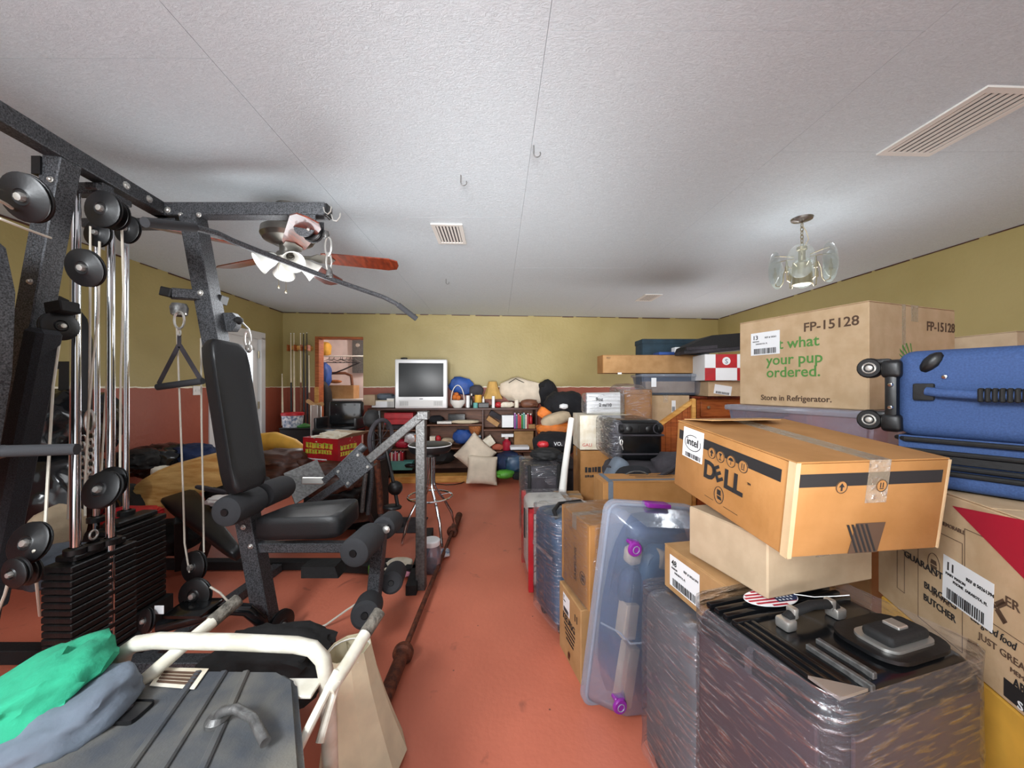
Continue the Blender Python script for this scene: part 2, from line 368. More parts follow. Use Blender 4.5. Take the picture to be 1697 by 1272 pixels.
def floor_mat():
    m = bpy.data.materials.new('worn_red_concrete_paint'); m.use_nodes = True; n = m.node_tree.nodes; l = m.node_tree.links; b = n['Principled BSDF']
    g = n.new('ShaderNodeNewGeometry')
    def nz(s, d=5, dist=0):
        t = n.new('ShaderNodeTexNoise'); t.inputs['Scale'].default_value = s; t.inputs['Detail'].default_value = d; t.inputs['Distortion'].default_value = dist; l.new(g.outputs['Position'], t.inputs[0]); return t
    a = n.new('ShaderNodeValToRGB'); a.color_ramp.elements[0].position = .3; a.color_ramp.elements[1].position = .72
    a.color_ramp.elements[0].color = rgb((192, 106, 82)); a.color_ramp.elements[1].color = rgb((208, 118, 92)); l.new(nz(1.6).outputs['Fac'], a.inputs[0])
    d = n.new('ShaderNodeValToRGB'); d.color_ramp.elements[0].position = .66; d.color_ramp.elements[1].position = .76; l.new(nz(5, 8, .5).outputs['Fac'], d.inputs[0])
    mx = n.new('ShaderNodeMix'); mx.data_type = 'RGBA'; l.new(d.outputs[0], mx.inputs[0]); l.new(a.outputs[0], mx.inputs[6]); mx.inputs[7].default_value = rgb((112, 62, 50))
    v = n.new('ShaderNodeTexVoronoi'); v.inputs['Scale'].default_value = 7; l.new(g.outputs['Position'], v.inputs[0])
    lt = n.new('ShaderNodeMath'); lt.operation = 'LESS_THAN'; lt.inputs[1].default_value = .035; l.new(v.outputs['Distance'], lt.inputs[0])
    m2 = n.new('ShaderNodeMix'); m2.data_type = 'RGBA'; l.new(lt.outputs[0], m2.inputs[0]); l.new(mx.outputs[2], m2.inputs[6]); m2.inputs[7].default_value = rgb((120, 70, 58))
    l.new(m2.outputs[2], b.inputs['Base Color']); b.inputs['Roughness'].default_value = .42
    u = n.new('ShaderNodeBump'); u.inputs['Strength'].default_value = .15; u.inputs['Distance'].default_value = .01; l.new(nz(40).outputs['Fac'], u.inputs['Height']); l.new(u.outputs[0], b.inputs['Normal'])
    return m
M['floor'] = floor_mat()
def struct(o): o['kind'] = 'structure'; return o
struct(B().box((-4.6, YN, -.1), (4.4, 8.6, 0)).make('floor', 'floor', smooth=0))
# ceiling: textured boards with open joints
cl = struct(B().box((-3.9, YN, HC+.02), (3.9, 6.7, HC+.1)).make('ceiling', 'ceiling', smooth=0))
seams = [-3.7, -2.2, -1.0, .16, 1.37, 2.56, 3.9]; cross = [[YN, 1.3, 3.75, 6.7], [YN, .1, 2.5, 4.95, 6.7], [YN, 1.3, 3.72, 6.7], [YN, .1, 2.52, 4.94, 6.7], [YN, 1.2, 3.6, 6.7], [YN, -.6, 1.82, 4.24, 6.7], [YN, .3, 2.72, 5.14, 6.7]]
for i in range(6):
    ys = cross[i+1] if i < 6 else cross[0]
    for a, b_ in zip(ys, ys[1:]):
        b = B(); g = .0007; ed = []
        for x, y in ((seams[i]+g, a+g), (seams[i+1]-g, a+g), (seams[i+1]-g, b_-g), (seams[i]+g, b_-g)): ed.append((ru(x, y), y))
        b.prism(ed, Matrix.Translation((0, 0, HC)), .02); b.make('ceiling_board', 'ceiling', cl, smooth=0)
# walls
def wall(name, pts, holes=(), t=.14, nrm=1):
    """vertical wall between two floor points; holes given as (s0,s1,z0,z1) along it"""
    a, c = V(pts[0]), V(pts[1]); L = (c-a).length; m = frame(a, c-a); b = B(); xs = sorted({0, L, *[h[0] for h in holes], *[h[1] for h in holes]})
    for x0, x1 in zip(xs, xs[1:]):
        hh = [h for h in holes if h[0] <= x0+1e-5 and h[1] >= x1-1e-5]
        if not hh: b.box((x0, 0, 0), (x1, t*nrm, HC+.02), m)
        else:
            if hh[0][2] > 0: b.box((x0, 0, 0), (x1, t*nrm, hh[0][2]), m)
            b.box((x0, 0, hh[0][3]), (x1, t*nrm, HC+.02), m)
    return struct(b.make(name, 'wall', smooth=0)), m, L
def on_back(px):                                             # where the line of sight through column px meets the back wall
    d = (CR-CL); k = (px-CX)/F; s = (k*CL.y-CL.x)/(d.x-k*d.y); return s*d.length, CL+d*s
s0, _ = on_back(526); s1, _ = on_back(602); DH = 2.13
wb, BM, BL = wall('wall_back', (CL-(CR-CL).normalized()*.15, CR+(CR-CL).normalized()*.15), ((s0+.15, s1+.15, 0, DH),))
LN = V((CL.x+.0379*(CL.y-YN), YN, 0)); RN = V((CR.x+.0324*(CR.y-YN), YN, 0))
LW = (CL-LN).normalized()
def on_left(px):
    k = (px-CX)/F; d = CL-LN; s = (LN.x-k*LN.y)/(k*d.y-d.x); return s*d.length, LN+d*s
d0, P0 = on_left(352); d1, P1 = on_left(434)
wall('wall_left', (LN, CL), ((d0, d1, 0, 2.05),))
wall('wall_right', (CR, RN))
# ragged dark gap along the top of the walls
b = B(); m = frame(CL+V((0, -.004, 0)), CR-CL); rnd = random.Random(3); x = 0
while x < (CR-CL).length-.2:
    L = rnd.uniform(.1, .5); b.box((x, -.006, HC-rnd.uniform(.006, .016)), (x+L, .002, HC-.001), m); x += L+rnd.uniform(0, .1)
struct(b.make('trim_1', 'dark_wood', smooth=0))
b = B(); m = frame(RN+V((0, 0, 0)), CR-RN); x = .2
while x < (CR-RN).length-.3:
    L = rnd.uniform(.1, .5); b.box((x, -.002, HC-rnd.uniform(.006, .014)), (x+L, .006, HC-.001), m); x += L+rnd.uniform(0, .06)
struct(b.make('trim_2', 'dark_wood', smooth=0))
b = B(); m = frame(LN, CL-LN); x = .2
while x < (CL-LN).length-.3:
    L = rnd.uniform(.1, .5); b.box((x, -.006, HC-rnd.uniform(.006, .014)), (x+L, .002, HC-.001), m); x += L+rnd.uniform(0, .15)
struct(b.make('trim_3', 'dark_wood', smooth=0))
# outside door in the left wall with a narrow lit pane
m = frame(LN, CL-LN)
dr = struct(B().box((d0+.04, .03, .01), (d1-.04, .075, 2.01), m).make('door_1', 'white_paint', smooth=0))
b = B()
for a, c in (((d0-.06, -.015, 0), (d0+.035, .1, 2.045)), ((d1-.035, -.015, 0), (d1+.06, .1, 2.045)), ((d0-.06, -.015, 2.01), (d1+.06, .1, 2.11))): b.box(a, c, m, .004)
b.make('door_frame', 'white_paint', dr)
B().box((d0+.55, .02, .5), (d0+.74, .032, 1.85), m).make('pane', 'glow_pane', dr, smooth=0)
b = B()
for a, c in (((d0+.51, .015, .46), (d0+.55, .03, 1.89)), ((d0+.74, .015, .46), (d0+.78, .03, 1.89)), ((d0+.51, .015, 1.85), (d0+.78, .03, 1.89)), ((d0+.51, .015, .46), (d0+.78, .03, .5))): b.box(a, c, m)
b.make('pane_frame', 'white_paint', dr)
for z in (.35, 1.05, 1.75): B().cyl(m @ V((d1-.045, .015, z)), m @ V((d1-.045, .015, z+.1)), .01, 8).make('hinge', 'brass', dr)
# doorway to the closet: wooden jambs, bright little room beyond
a = on_back(526)[1]; c = on_back(602)[1]; m = frame(a, c-a); W_ = (c-a).length
b = B(); b.box((-.03, -.02, 0), (.03, .16, DH+.0), m, .003); b.box((0, -.01, DH-.03), (W_, .16, DH), m, .003); jm = struct(b.make('trim_4', 'honey_wood'))
B().box((-.032, -.03, 0), (.028, -.02, 1.35), m).make('jamb_strip', 'pine', jm)
b = B()
b.box((-.5, 1.5, 0), (W_+1.0, 1.6, 2.4), m); b.box((-.5, .2, 0), (-.42, 1.5, 2.4), m); b.box((W_+.9, .2, 0), (W_+1.0, 1.5, 2.4), m); b.box((-.5, .16, 2.4), (W_+1.0, 1.6, 2.45), m)
M['pink_white'] = M['pink_white']; struct(b.make('wall_closet', 'pink_white', smooth=0))
lp = bpy.data.lights.new('closet_bulb', 'POINT'); lp.energy = 22; lp.shadow_soft_size = .08; lp.color = (1, .93, .9)
lo = bpy.data.objects.new('closet_bulb', lp); COL.objects.link(lo); lo.location = m @ V((.9, .6, 2.2))
CM = m.copy(); CW = W_
# grey pipe chase in the closet
b = B(); b.box((.06, 1.38, 1.62), (.26, 1.49, 2.38), m); b.box((.26, 1.42, 1.62), (.37, 1.49, 2.38), m); cp = tag(b.make('metal_duct', 'steel', smooth=0), 'grey metal duct panel high on the closet wall above the hangers', 'duct')
B().lathe([(0, .012), (.03, .012), (.04, 0)], m @ V((.16, 1.38, 2.15)), m.to_3x3() @ V((0, -1, 0)), 16).make('knob', 'zinc', cp)
# wall plates
q = on_left(326)[1]; s_, _ = on_left(326); m = frame(LN, CL-LN)
sw = tag(B().box((s_-.055, -.008, 1.265), (s_+.055, 0, 1.365), m, .003).make('switch_plate', 'white_plastic'), 'cream light switch plate at the paint line on the left wall', 'switch')
for k in (-.025, .025): B().box((s_+k-.006, -.016, 1.305), (s_+k+.006, -.008, 1.33), m).make('toggle', 'white_plastic', sw)
# ceiling vents
def vent(name_label, xr, y, w_, l_, n, group='ceiling air vents'):
    T = Matrix.Translation((ru(xr, y), y, HC)) @ Matrix.Rotation(.038, 4, 'Z')
    t = thing('ceiling_vent', name_label, 'vent', group=group, frame=T)
    b = B(); e = .028
    for a, c in (((-w_/2, -l_/2, -.008), (w_/2, -l_/2+e, 0)), ((-w_/2, l_/2-e, -.008), (w_/2, l_/2, 0)), ((-w_/2, -l_/2+e, -.008), (-w_/2+e, l_/2-e, 0)), ((w_/2-e, -l_/2+e, -.008), (w_/2, l_/2-e, 0))): b.box(a, c)
    b.make('frame', 'white_plastic', t, world=False, smooth=0)
    B().box((-w_/2+e, -l_/2+e, -.002), (w_/2-e, l_/2-e, 0)).make('backing', 'charcoal_cloth', t, world=False, smooth=0)
    sl = None; iw = w_-2*e
    for i in range(n):
        x = -iw/2+iw*(i+.5)/n
        o = B().box((x-iw/n*.30, -l_/2+e, -.007), (x+iw/n*.30, l_/2-e, -.003)).make('slat', 'white_plastic', t, world=False, smooth=0) if sl is None else sl.copy()
        if sl is not None: COL.objects.link(o); o.parent = t; o.location.x = x-x0_
        else: sl = o; x0_ = x
vent('large white slatted ceiling vent at top right above the boxes', 1.99, 1.63, .27, .42, 7)
vent('small white slatted ceiling vent near the room middle, right of the fan', -.36, 2.8, .22, .36, 7)
vent('small far ceiling vent near the back right corner', 1.93, 4.8, .22, .36, 6)
def hook(xr, y, lab):
    b = B(); x = ru(xr, y); pts = [(x, y, HC), (x, y, HC-.03)]
    pts += [(x+.016*(1-math.cos(a)), y, HC-.03-.016*math.sin(a)-.01) for a in [k*math.pi/6 for k in range(0, 8)]]
    tag(b.tube(pts, .0028, 6).make('ceiling_hook', 'steel'), lab, 'hook', 'hooks screwed in the ceiling')
hook(-.20, 2.02, 'open steel hook in ceiling nearest the camera, above the small vent'); hook(.17, 1.77, 'tiny steel hook on the ceiling board seam'); hook(-.55, 3.97, 'far steel hook in ceiling right of the fan')
# ================================================================ multi-station gym
def pulley(parent, c, axis, r=.055, t=.022, name='pulley', bolt=True):
    c = V(c); a = V(axis).normalized()
    p = B().lathe([(0, -t*.5), (r*.3, -t*.5), (r*.34, -t*.62), (r*.4, -t*.5), (r*.92, -t*.42), (r, -t*.3), (r*.98, -t*.15), (r*.84, 0), (r*.98, t*.15), (r, t*.3), (r*.92, t*.42), (r*.4, t*.5), (r*.34, t*.62), (r*.3, t*.5), (0, t*.5)], c, a, 28).make(name, 'black_plastic', parent)
    if bolt: B().lathe([(0, -t*1.0), (r*.16, -t*.95), (r*.2, -t*.6), (r*.2, t*.6), (r*.16, t*.95), (0, t*1.0)], c, a, 8).make('bolt', 'zinc', p)
    return p
def bolt(parent, c, n, r=.012):
    return B().lathe([(r*1.5, 0), (r*1.5, .002), (r, .003), (r, .009), (r*.6, .012), (0, .012)], c, n, 8).make('bolt', 'zinc', parent)
GY = thing('multi_gym', 'big grey speckled multi-station home gym with weight stacks, pulleys and pads', 'gym machine', (-1.8, 1.7, 0))
A = at(270, 347, 2.01); Bq = at(543, 358, 2.01); A.z = Bq.z = 2.30
N1 = at(0, 192, 1.30); N1.z = 2.30; dN = (N1-A); N2 = A+dN*1.45
tw = .07
bm1 = B().bar(A, N2, tw, .07).make('overhead_beam', 'hammer', GY)
bm2 = B().bar(A+V((-.03, 0, 0)), Bq, tw, .07).make('overhead_beam', 'hammer', GY)
B().bar(Bq-V((.005, 0, 0)), Bq+V((.012, 0, 0)), .062, .062).make('end_cap', 'black_plastic', bm2)
for px, py, d in ((195, 300, 1.80), (234, 322, 1.92)):
    k = (px-CX)/F; y = A.y; 
    s = (A.x-k*A.y)/(k*dN.y-dN.x); p = A+dN*s; side = dN.cross(V((0, 0, 1))).normalized()
    side = side if side.x > 0 else -side
    bolt(bm1, p+side*tw/2+V((0, 0, .0)), side)
bolt(bm2, at(278, 348, 1.975)+V((0, 0, 0)), (0, -1, 0)); 
for px in (300, 330): bolt(bm2, at(px, 356, 1.975), (0, -1, 0), .009)
# gusset plates and pulley carriers under the beam
U1 = dN*.0
def on_b1(px):
    k = (px-CX)/F; s = (A.x-k*A.y)/(k*dN.y-dN.x); return A+dN*s
# near upright
u0 = on_b1(104); u0.z = 2.27; ub = u0+V((-.40, 0, 0)); ub.z = .05
up1 = B().bar(u0, ub, .075, .075, up=V((0, 1, 0))).make('upright', 'hammer', GY)
B().box((u0.x-.07, u0.y-.045, 2.19), (u0.x-.035, u0.y+.045, 2.26)).make('end_cap', 'black_plastic', up1)
bolt(up1, u0+V((.0, -.038, -.1)), (0, -1, 0), .008); bolt(up1, u0+V((-.08, -.038, -.5)), (0, -1, 0), .008)
# far upright leaning to the right
v0 = at(320, 352, 2.01); v1 = at(447, 1062, 2.01); v1.z = .02; v0.z = 2.27
up2 = B().bar(v0, v1, .088, .088, up=V((0, 1, 0))).make('upright', 'hammer', GY)
vd = (v1-v0)
def on_u2(z): return v0+vd*((v0.z-z)/(v0.z-v1.z))
bolt(up2, on_u2(1.85)+V((0, -.045, 0)), (0, -1, 0)); bolt(up2, on_u2(.52)+V((.02, -.045, 0)), (0, -1, 0), .009); bolt(up2, on_u2(.62)+V((0, -.045, 0)), (0, -1, 0), .009)
# beam end pulley bracket
for dy in (-.05, .035):
    bp = B()
    pts = [(-.058, .055), (-.058, 0)]+[(-.058*math.cos(a), -.058*math.sin(a)) for a in [k*math.pi/8 for k in range(1, 8)]]+[(.058, 0), (.058, .055)]
    c = at(514, 381, 2.01); fm = Matrix(((1, 0, 0, c.x), (0, 0, -1, c.y+dy), (0, 1, 0, c.z), (0, 0, 0, 1)))
    bp.prism(pts, fm, .008); br = bp.make('pulley_bracket', 'hammer', GY)
bolt(br, at(512, 381, 1.955), (0, -1, 0), .009)
pulley(GY, at(516, 383, 2.01), (0, 1, 0), .052)
# carriers and pulleys near the top
cb = B().bar(on_b1(210)+V((0, 0, -.07)), on_b1(150)+V((0, 0, -.07)), .05, .03)
cb.bar(on_b1(165)+V((0, 0, -.05)), on_b1(165)+V((0, .0, -.15)), .035, .035)
cb.bar(V((-2.22, 1.67, 2.235)), V((-1.80, 1.67, 2.235)), .05, .05); cb.bar(V((-2.3, 2.02, 2.235)), V((-1.80, 2.02, 2.235)), .05, .05)
cb.make('carrier_bracket', 'hammer', GY)
P = lambda px, py, d: at(px, py, d)
pulley(GY, P(45, 328, 1.06), (.05, -1, -.3), .066, .026)
pulley(GY, P(172, 347, 1.42), (0, -1, -.05), .068)
pulley(GY, P(190, 356, 1.49), (0, -1, -.05), .06)
pulley(GY, P(212, 380, 1.66), (-.1, -1, 0), .062); pulley(GY, P(163, 387, 1.62), (0, -1, 0), .058)
pulley(GY, P(142, 444, 1.26), (.03, -1, -.22), .062)
pulley(GY, P(170, 811, 1.46), (0, -1, .32), .072, .03); pulley(GY, P(182, 802, 1.52), (0, -1, .32), .07, .02)
pulley(GY, P(50, 899, 1.22), (0, -1, .3), .066, .024); pulley(GY, P(28, 948, 1.16), (-.1, -1, 0), .046, .024); pulley(GY, P(48, 945, 1.22), (-.1, -1, 0), .046, .024)
pulley(GY, P(322, 938, 1.95), (-.25, -1, .15), .078, .03); pulley(GY, P(324, 985, 1.86), (0, -1, .1), .078, .032)
pulley(GY, P(98, 540, 1.5), (1, -.25, 0), .058, .03); pulley(GY, P(466, 1034, 2.02), (1, -.35, 0), .075, .03)
pulley(GY, P(243, 1028, 1.6), (-.45, -1, .2), .05, .022)
B().bar(P(90, 513, 1.5), P(118, 508, 1.5), .07, .045).make('pulley_bracket', 'black_matte', GY)
# rods and stacks
def rod(x, y, z0, z1, r): return B().cyl((x, y, z0), (x, y, z1), r, 20).make('guide_rod', 'chrome', GY)
r1 = at(125, 900, 1.645); r2 = at(183, 880, 1.75); rod(r1.x, r1.y, .1, 2.22, .0175); rod(r2.x, r2.y, .1, 2.22, .0165)
r3 = at(160, 860, 1.98); r4 = at(209, 860, 2.08); rod(r3.x, r3.y, .1, 2.22, .0135); rod(r4.x, r4.y, .1, 2.22, .0135)
def stack(x0, x1, y0, y1, z0, z1, n, holes):
    st = B().box((x0-.02, y0-.02, .02), (x1+.02, y1+.02, z0-.006)).make('stack_base', 'black_matte', GY)
    h = (z1-z0)/n; first = None
    for i in range(n):
        if first is None:
            first = B().box((x0, y0, z0), (x1, y1, z0+h-.004), None, .004).make('weight_plate', 'plate', GY)
        else:
            c = first.copy(); COL.objects.link(c); c.parent = GY; WM[c.name] = wm(GY); c.location.z = h*i; c.location.x = random.uniform(-.0015, .0015)
    b = B().box((x0+.02, y0+.03, z1), (x1-.02, y1-.03, z1+.028), None, .006); tp = b.make('selector_plate', 'plate', GY)
    for x, y in holes: B().lathe([(.038, z1+.026), (.038, z1+.05), (.022, z1+.055)], (x, y, 0), (0, 0, 1), 20).make('collar', 'black_plastic', tp)
    return z1
stack(-1.992, -1.862, 1.58, 1.86, .14, .60, 15, ((r1.x, r1.y), (r2.x, r2.y), ((r1.x+r2.x)/2, (r1.y+r2.y)/2)))
stack(-2.16, -2.03, 1.92, 2.20, .14, .62, 15, ((r3.x, r3.y), (r4.x, r4.y)))
rg = V(((r1.x+r2.x)/2, (r1.y+r2.y)/2, .665))
B().tube([rg+V((0, .016*math.cos(a), .022+.02*math.sin(a))) for a in [k*math.pi/6 for k in range(12)]], .005, 8, closed=True).make('lifting_eye', 'zinc', GY)
# cables
def cable(pts, r=.0042): return B().tube(pts, r, 6).make('cable', 'cable', GY)
cable([P(150, 375, 1.60), P(149, 560, 1.62), P(148, 660, 1.62), P(144, 740, 1.62), P(140, 835, 1.6)])
cable([P(165, 400, 1.6), P(163, 520, 1.6), P(152, 620, 1.6), P(146, 700, 1.6), P(141, 800, 1.6), P(141, 855, 1.55)])
cable([P(201, 352, 1.55), P(205, 480, 1.62), P(200, 620, 1.66), P(199, 790, 1.56)])
cable([P(183, 400, 2.0), P(178, 600, 2.0), P(168, 785, 1.9)])
cable([P(98, 570, 1.48), P(88, 640, 1.42), P(82, 740, 1.35), P(75, 870, 1.25)]); cable([P(118, 620, 1.8), P(115, 800, 1.8), P(112, 860, 1.8)])
cable([P(56, 912, 1.2), P(60, 960, 1.3), P(66, 1020, 1.5)]); cable([P(18, 950, 1.2), P(8, 985, 1.25), P(-10, 1030, 1.3)])
cable([P(0, 362, 1.15), P(40, 378, 1.2), P(84, 394, 1.3)]); cable([P(-5, 330, 1.0), P(10, 338, 1.03), P(20, 345, 1.05)])
cable([P(293, 540, 1.9), P(297, 640, 1.9), P(303, 800, 1.9), P(306, 900, 1.93), P(314, 948, 1.93)]); cable([P(333, 560, 2.0), P(334, 700, 2.0), P(337, 850, 2.0), P(338, 915, 1.97)])
cable([P(348, 972, 1.83), P(365, 982, 1.84), P(378, 996, 1.86)], .005)
cable([P(470, 1062, 2.05), P(540, 1035, 2.1), P(575, 1010, 2.14), P(606, 990, 2.2)], .006)
# swivel arm for the stirrup handle and second swivel
ar = B().bar(at(283, 486, 1.9), on_u2(1.845)+V((-.0, 0, .0)), .062, .05).make('swivel_arm', 'hammer', GY)
B().bar(at(272, 483, 1.9), at(290, 487, 1.9), .058, .046).make('end_cap', 'black_plastic', ar)
B().lathe([(0, .0), (.03, .0), (.038, -.02), (.034, -.055), (.02, -.065), (0, -.066)], at(297, 503, 1.9), (0, 0, 1), 18).make('swivel', 'steel', ar)
bp = B(); c = at(385, 535, 2.08)
bp.prism([(-.07, -.05), (.03, -.05), (.05, -.02), (.05, .03), (.03, .05), (-.07, .05)], Matrix(((1, 0, 0, c.x), (0, 0, -1, c.y), (0, 1, 0, c.z), (0, 0, 0, 1))), .04)
bp.make('pulley_bracket', 'hammer', GY)
B().blob(at(395, 531, 2.06), (.05, .05, .045), sub=2, disp=0).make('swivel_ball', 'black_matte', GY)
B().bar(at(352, 492, 2.06), at(372, 498, 2.06), .06, .05).make('end_cap', 'black_plastic', GY)
# backrest, seat, rollers
def pad(corners, th, bulge=.015, name='seat', m='vinyl', rnd_=.05, back=True):
    """upholstered pad: four corners of the visible face (in order), thickness behind it"""
    c = [V(p) for p in corners]; n = (c[1]-c[0]).cross(c[3]-c[0]).normalized(); b = B()
    lo = []; N = 14
    def q(u, v):
        return (c[0]*(1-u)+c[1]*u)*(1-v)+(c[3]*(1-u)+c[2]*u)*v
    def ins(u, v, e):    # superellipse outline mapping
        x, y = 2*u-1, 2*v-1; return x, y
    layers = [(-.5, .93), (-.42, .985), (-.2, 1.0), (.25, 1.0), (.42, .985), (.5, .93)]
    rings = []
    for t, s in layers:
        r = []
        for k in range(40):
            a = 2*math.pi*k/40+math.pi/4; x, y = math.cos(a), math.sin(a); e = 8.0
            f = 1/((abs(x)**e+abs(y)**e)**(1/e)); x *= f*s; y *= f*s
            r.append(b.bm.verts.new(q((x+1)/2, (y+1)/2)+n*((t-.5)*th)))
        rings.append(r)
    for r0, r1_ in zip(rings, rings[1:]):
        for k in range(40): b.bm.faces.new((r0[k], r0[(k+1) % 40], r1_[(k+1) % 40], r1_[k]))
    for r, sgn in ((rings[0], -1), (rings[-1], 1)):
        inner = [b.bm.verts.new(v.co*.0+(q(.5, .5)+(v.co-q(.5, .5)-n*((.5*sgn-.5)*th))*.75)+n*((.5*sgn-.5)*th+sgn*bulge)) for v in r]
        for k in range(40): b.bm.faces.new((r[k], r[(k+1) % 40], inner[(k+1) % 40], inner[k]))
        b.bm.faces.new(inner)
    return b.make(name, m, GY, smooth=50)
bk = pad([at(347, 556, 1.80), at(411, 570, 1.96), at(447, 800, 1.93), at(389, 822, 1.78)], -.10, .008, 'backrest')
st = pad([at(415, 897, 1.92), at(563, 893, 1.92), at(600, 856, 2.17), at(484, 866, 2.2)], -.115, .012, 'seat')
B().bar(on_u2(.50)+V((.02, 0, 0)), at(632, 905, 2.02), .05, .05).make('seat_support', 'hammer', GY)
B().prism([(-.1, 0), (.08, 0), (.1, -.06), (-.1, -.06)], Matrix(((1, 0, 0, at(545, 925, 2.1).x), (0, 0, -1, 2.1), (0, 1, 0, at(545, 925, 2.1).z), (0, 0, 0, 1))), .1).make('seat_bracket', 'black_matte', GY)
def roller(a, b_, r=.055, cap=True):
    a = V(a); b_ = V(b_); d = (b_-a).normalized(); L = (b_-a).length
    o = B().lathe([(0, 0), (r*.25, 0), (r*.75, .0), (r*.95, .01), (r, .03), (r*.99, L*.5), (r, L-.03), (r*.95, L-.01), (r*.75, L), (0, L)], a, d, 28).make('foam_roller', 'foam', GY)
    if cap: B().lathe([(r*.24, -.004), (r*.26, 0)], a, d, 12).lathe([(0, -.006), (r*.22, -.006), (r*.26, 0)], a, d, 12).make('end_plug', 'black_plastic', o)
    return o
roller(at(372, 849, 1.80), at(425, 826, 2.03), .074); roller(at(430, 822, 2.04), at(472, 806, 2.35), .072)
B().cyl(at(366, 852, 1.85), at(474, 806, 2.3), .014, 10).make('roller_bar', 'steel', GY)
roller(at(585, 917, 1.80), at(618, 886, 2.02), .074); roller(at(634, 876, 2.1), at(652, 862, 2.33), .066)
l0 = at(631, 870, 2.05); l1 = at(618, 1010, 2.05); lg = B().bar(l0, l1, .065, .065, up=V((0, 1, 0))).make('leg_lever', 'hammer', GY); bolt(lg, at(640, 877, 2.005), (0, -1, 0), .014)
roller(at(604, 1020, 1.84), at(614, 998, 2.03), .070); roller(at(648, 966, 2.12), at(657, 945, 2.4), .064)
# floor frame
ff = B()
ff.bar(fl(268, 934, .04), fl(660, 934, .04), .07, .06, bev=.003); ff.make('base_rail', 'black_matte', GY)
ff = B(); ff.bar(fl(460, 940, .03), fl(150, 1160, .03), .07, .06); ff.make('base_rail', 'hammer', GY)
ff = B(); ff.bar(fl(190, 1100, .04), fl(500, 1100, .04), .07, .06); ff.make('base_rail', 'hammer', GY)
ff = B(); ff.bar(fl(440, 1075, .03), fl(522, 1075, .03), .07, .05); ff.make('base_rail', 'black_matte', GY)
ff = B(); ff.bar(fl(-260, 1082, .04), fl(130, 1082, .04), .07, .07); ff.make('base_rail', 'black_matte', GY)
cv = B().tube([at(265, 1038, 1.8), at(330, 1022, 1.82), at(385, 1008, 1.86), at(410, 1010, 1.88), at(432, 1028, 1.92), at(443, 1058, 1.98)], .03, 14).make('curved_tube', 'black_gloss', GY)
B().box(at(285, 1012, 1.78)-V((.0, .06, .0)), at(360, 1000, 1.82)+V((0, .05, .0)), None, .012, 2).make('pulley_mount', 'black_gloss', GY)
# bench pad on its own stand, part of the far side station
b2 = pad([at(379, 918, 2.1), at(398, 903, 2.15), at(322, 806, 2.75), at(257, 826, 2.7)], .08, .012, 'seat')
bb = B(); bb.bar(at(300, 860, 2.5), fl(300, 940, .05), .07, .06); bb.bar(at(345, 890, 2.4), fl(330, 936, .05), .05, .05); bb.make('seat_support', 'black_matte', GY)
# near left station: press arm, mesh padded backrest
pp = B(); poly = [(0, 0), (.16, 0), (.165, .45), (.15, .75), (.09, .92), (.03, .98), (0, 1.0)]
c = at(-6, 800, 1.18); fm = Matrix(((1, 0, 0, c.x-.14), (0, 0, -1, c.y), (0, 1, 0, c.z), (0, 0, 0, 1)))
pg = B().prism([(-.3, -.25), (.125, -.05), (.19, .35), (.20, .6), (.17, .74), (.08, .82), (-.3, .86)], fm, .05).make('side_plate', 'hammer', GY)
pd = B().prism([(-.3, -.25), (.085, -.05), (.15, .35), (.16, .59), (.135, .70), (.05, .77), (-.3, .82)], fm @ Matrix.Translation((0, 0, .05)), .05).make('press_pad', 'mesh_fabric', GY)
B().bar(at(74, 545, 1.45), at(-20, 1010, 1.45), .075, .085, up=V((0, 1, 0)), bev=.015).make('backrest', 'mesh_fabric', GY)
hb = B().cyl(at(-15, 748, 1.10), at(128, 744, 1.16), .0175, 16).make('press_handle', 'foam', GY)
B().cyl(at(-20, 748, 1.10), at(4, 748, 1.10), .02, 12).make('handle_collar', 'chrome', hb)
# far curved arm behind the rods
B().tube([at(92, 500, 2.4), at(110, 508, 2.4), at(128, 530, 2.4), at(138, 570, 2.4), at(140, 640, 2.4), at(138, 720, 2.4), at(135, 850, 2.4)], .045, 12).make('press_arm', 'black_matte', GY)
b = B(); b.bar(at(70, 605, 2.5), at(145, 605, 2.5), .04, .05); b.bar(at(117, 600, 2.5), at(108, 860, 2.5), .06, .09); b.make('press_arm', 'black_matte', GY)
# ---- things hanging on the gym
lb = thing('lat_bar', 'long bent grey pull-down bar hanging from the gym beam in front of the ceiling fan', 'exercise bar', at(546, 455, 2.03))
def lat(px, py, t): return at(px, py, 1.42+(px-240)/(690-240)*1.23)
cen = [(240, 368), (322, 377), (360, 387), (385, 399), (420, 413), (545, 461), (635, 492), (655, 502), (690, 528)]
pts = [lat(x, y, 0) for x, y in cen]
B().tube(pts[1:-1]+[pts[-1]], .0145, 12).make('bar', 'hammer', lb)
B().tube([pts[0], pts[1]], .0195, 14).make('hand_grip', 'foam', lb); B().tube([lat(660, 505, 0), pts[-1]], .0185, 14).make('hand_grip', 'foam', lb)
b = B(); b.lathe([(0, .022), (.014, .02), (.018, .0), (.012, -.018), (0, -.02)], at(540, 389, 2.03), (0, 0, 1), 12); b.make('ball_stop', 'steel', lb)
def oval(b, c, h, w_, r, u=V((1, 0, 0)), n=14):
    c = V(c); b.tube([c+u*(w_/2*math.cos(a))+V((0, 0, h/2*math.sin(a))) for a in [2*math.pi*k/n for k in range(n)]], r, 6, closed=True)
b = B(); oval(b, at(544, 408, 2.03), .10, .035, .005); oval(b, at(545, 434, 2.03), .10, .03, .005, V((.5, .86, 0))); b.make('carabiner', 'zinc', lb)
B().lathe([(.02, -.02), (.014, .012), (.006, .03)], at(546, 452, 2.03), (0, 0, 1), 10).make('swivel', 'steel', lb)
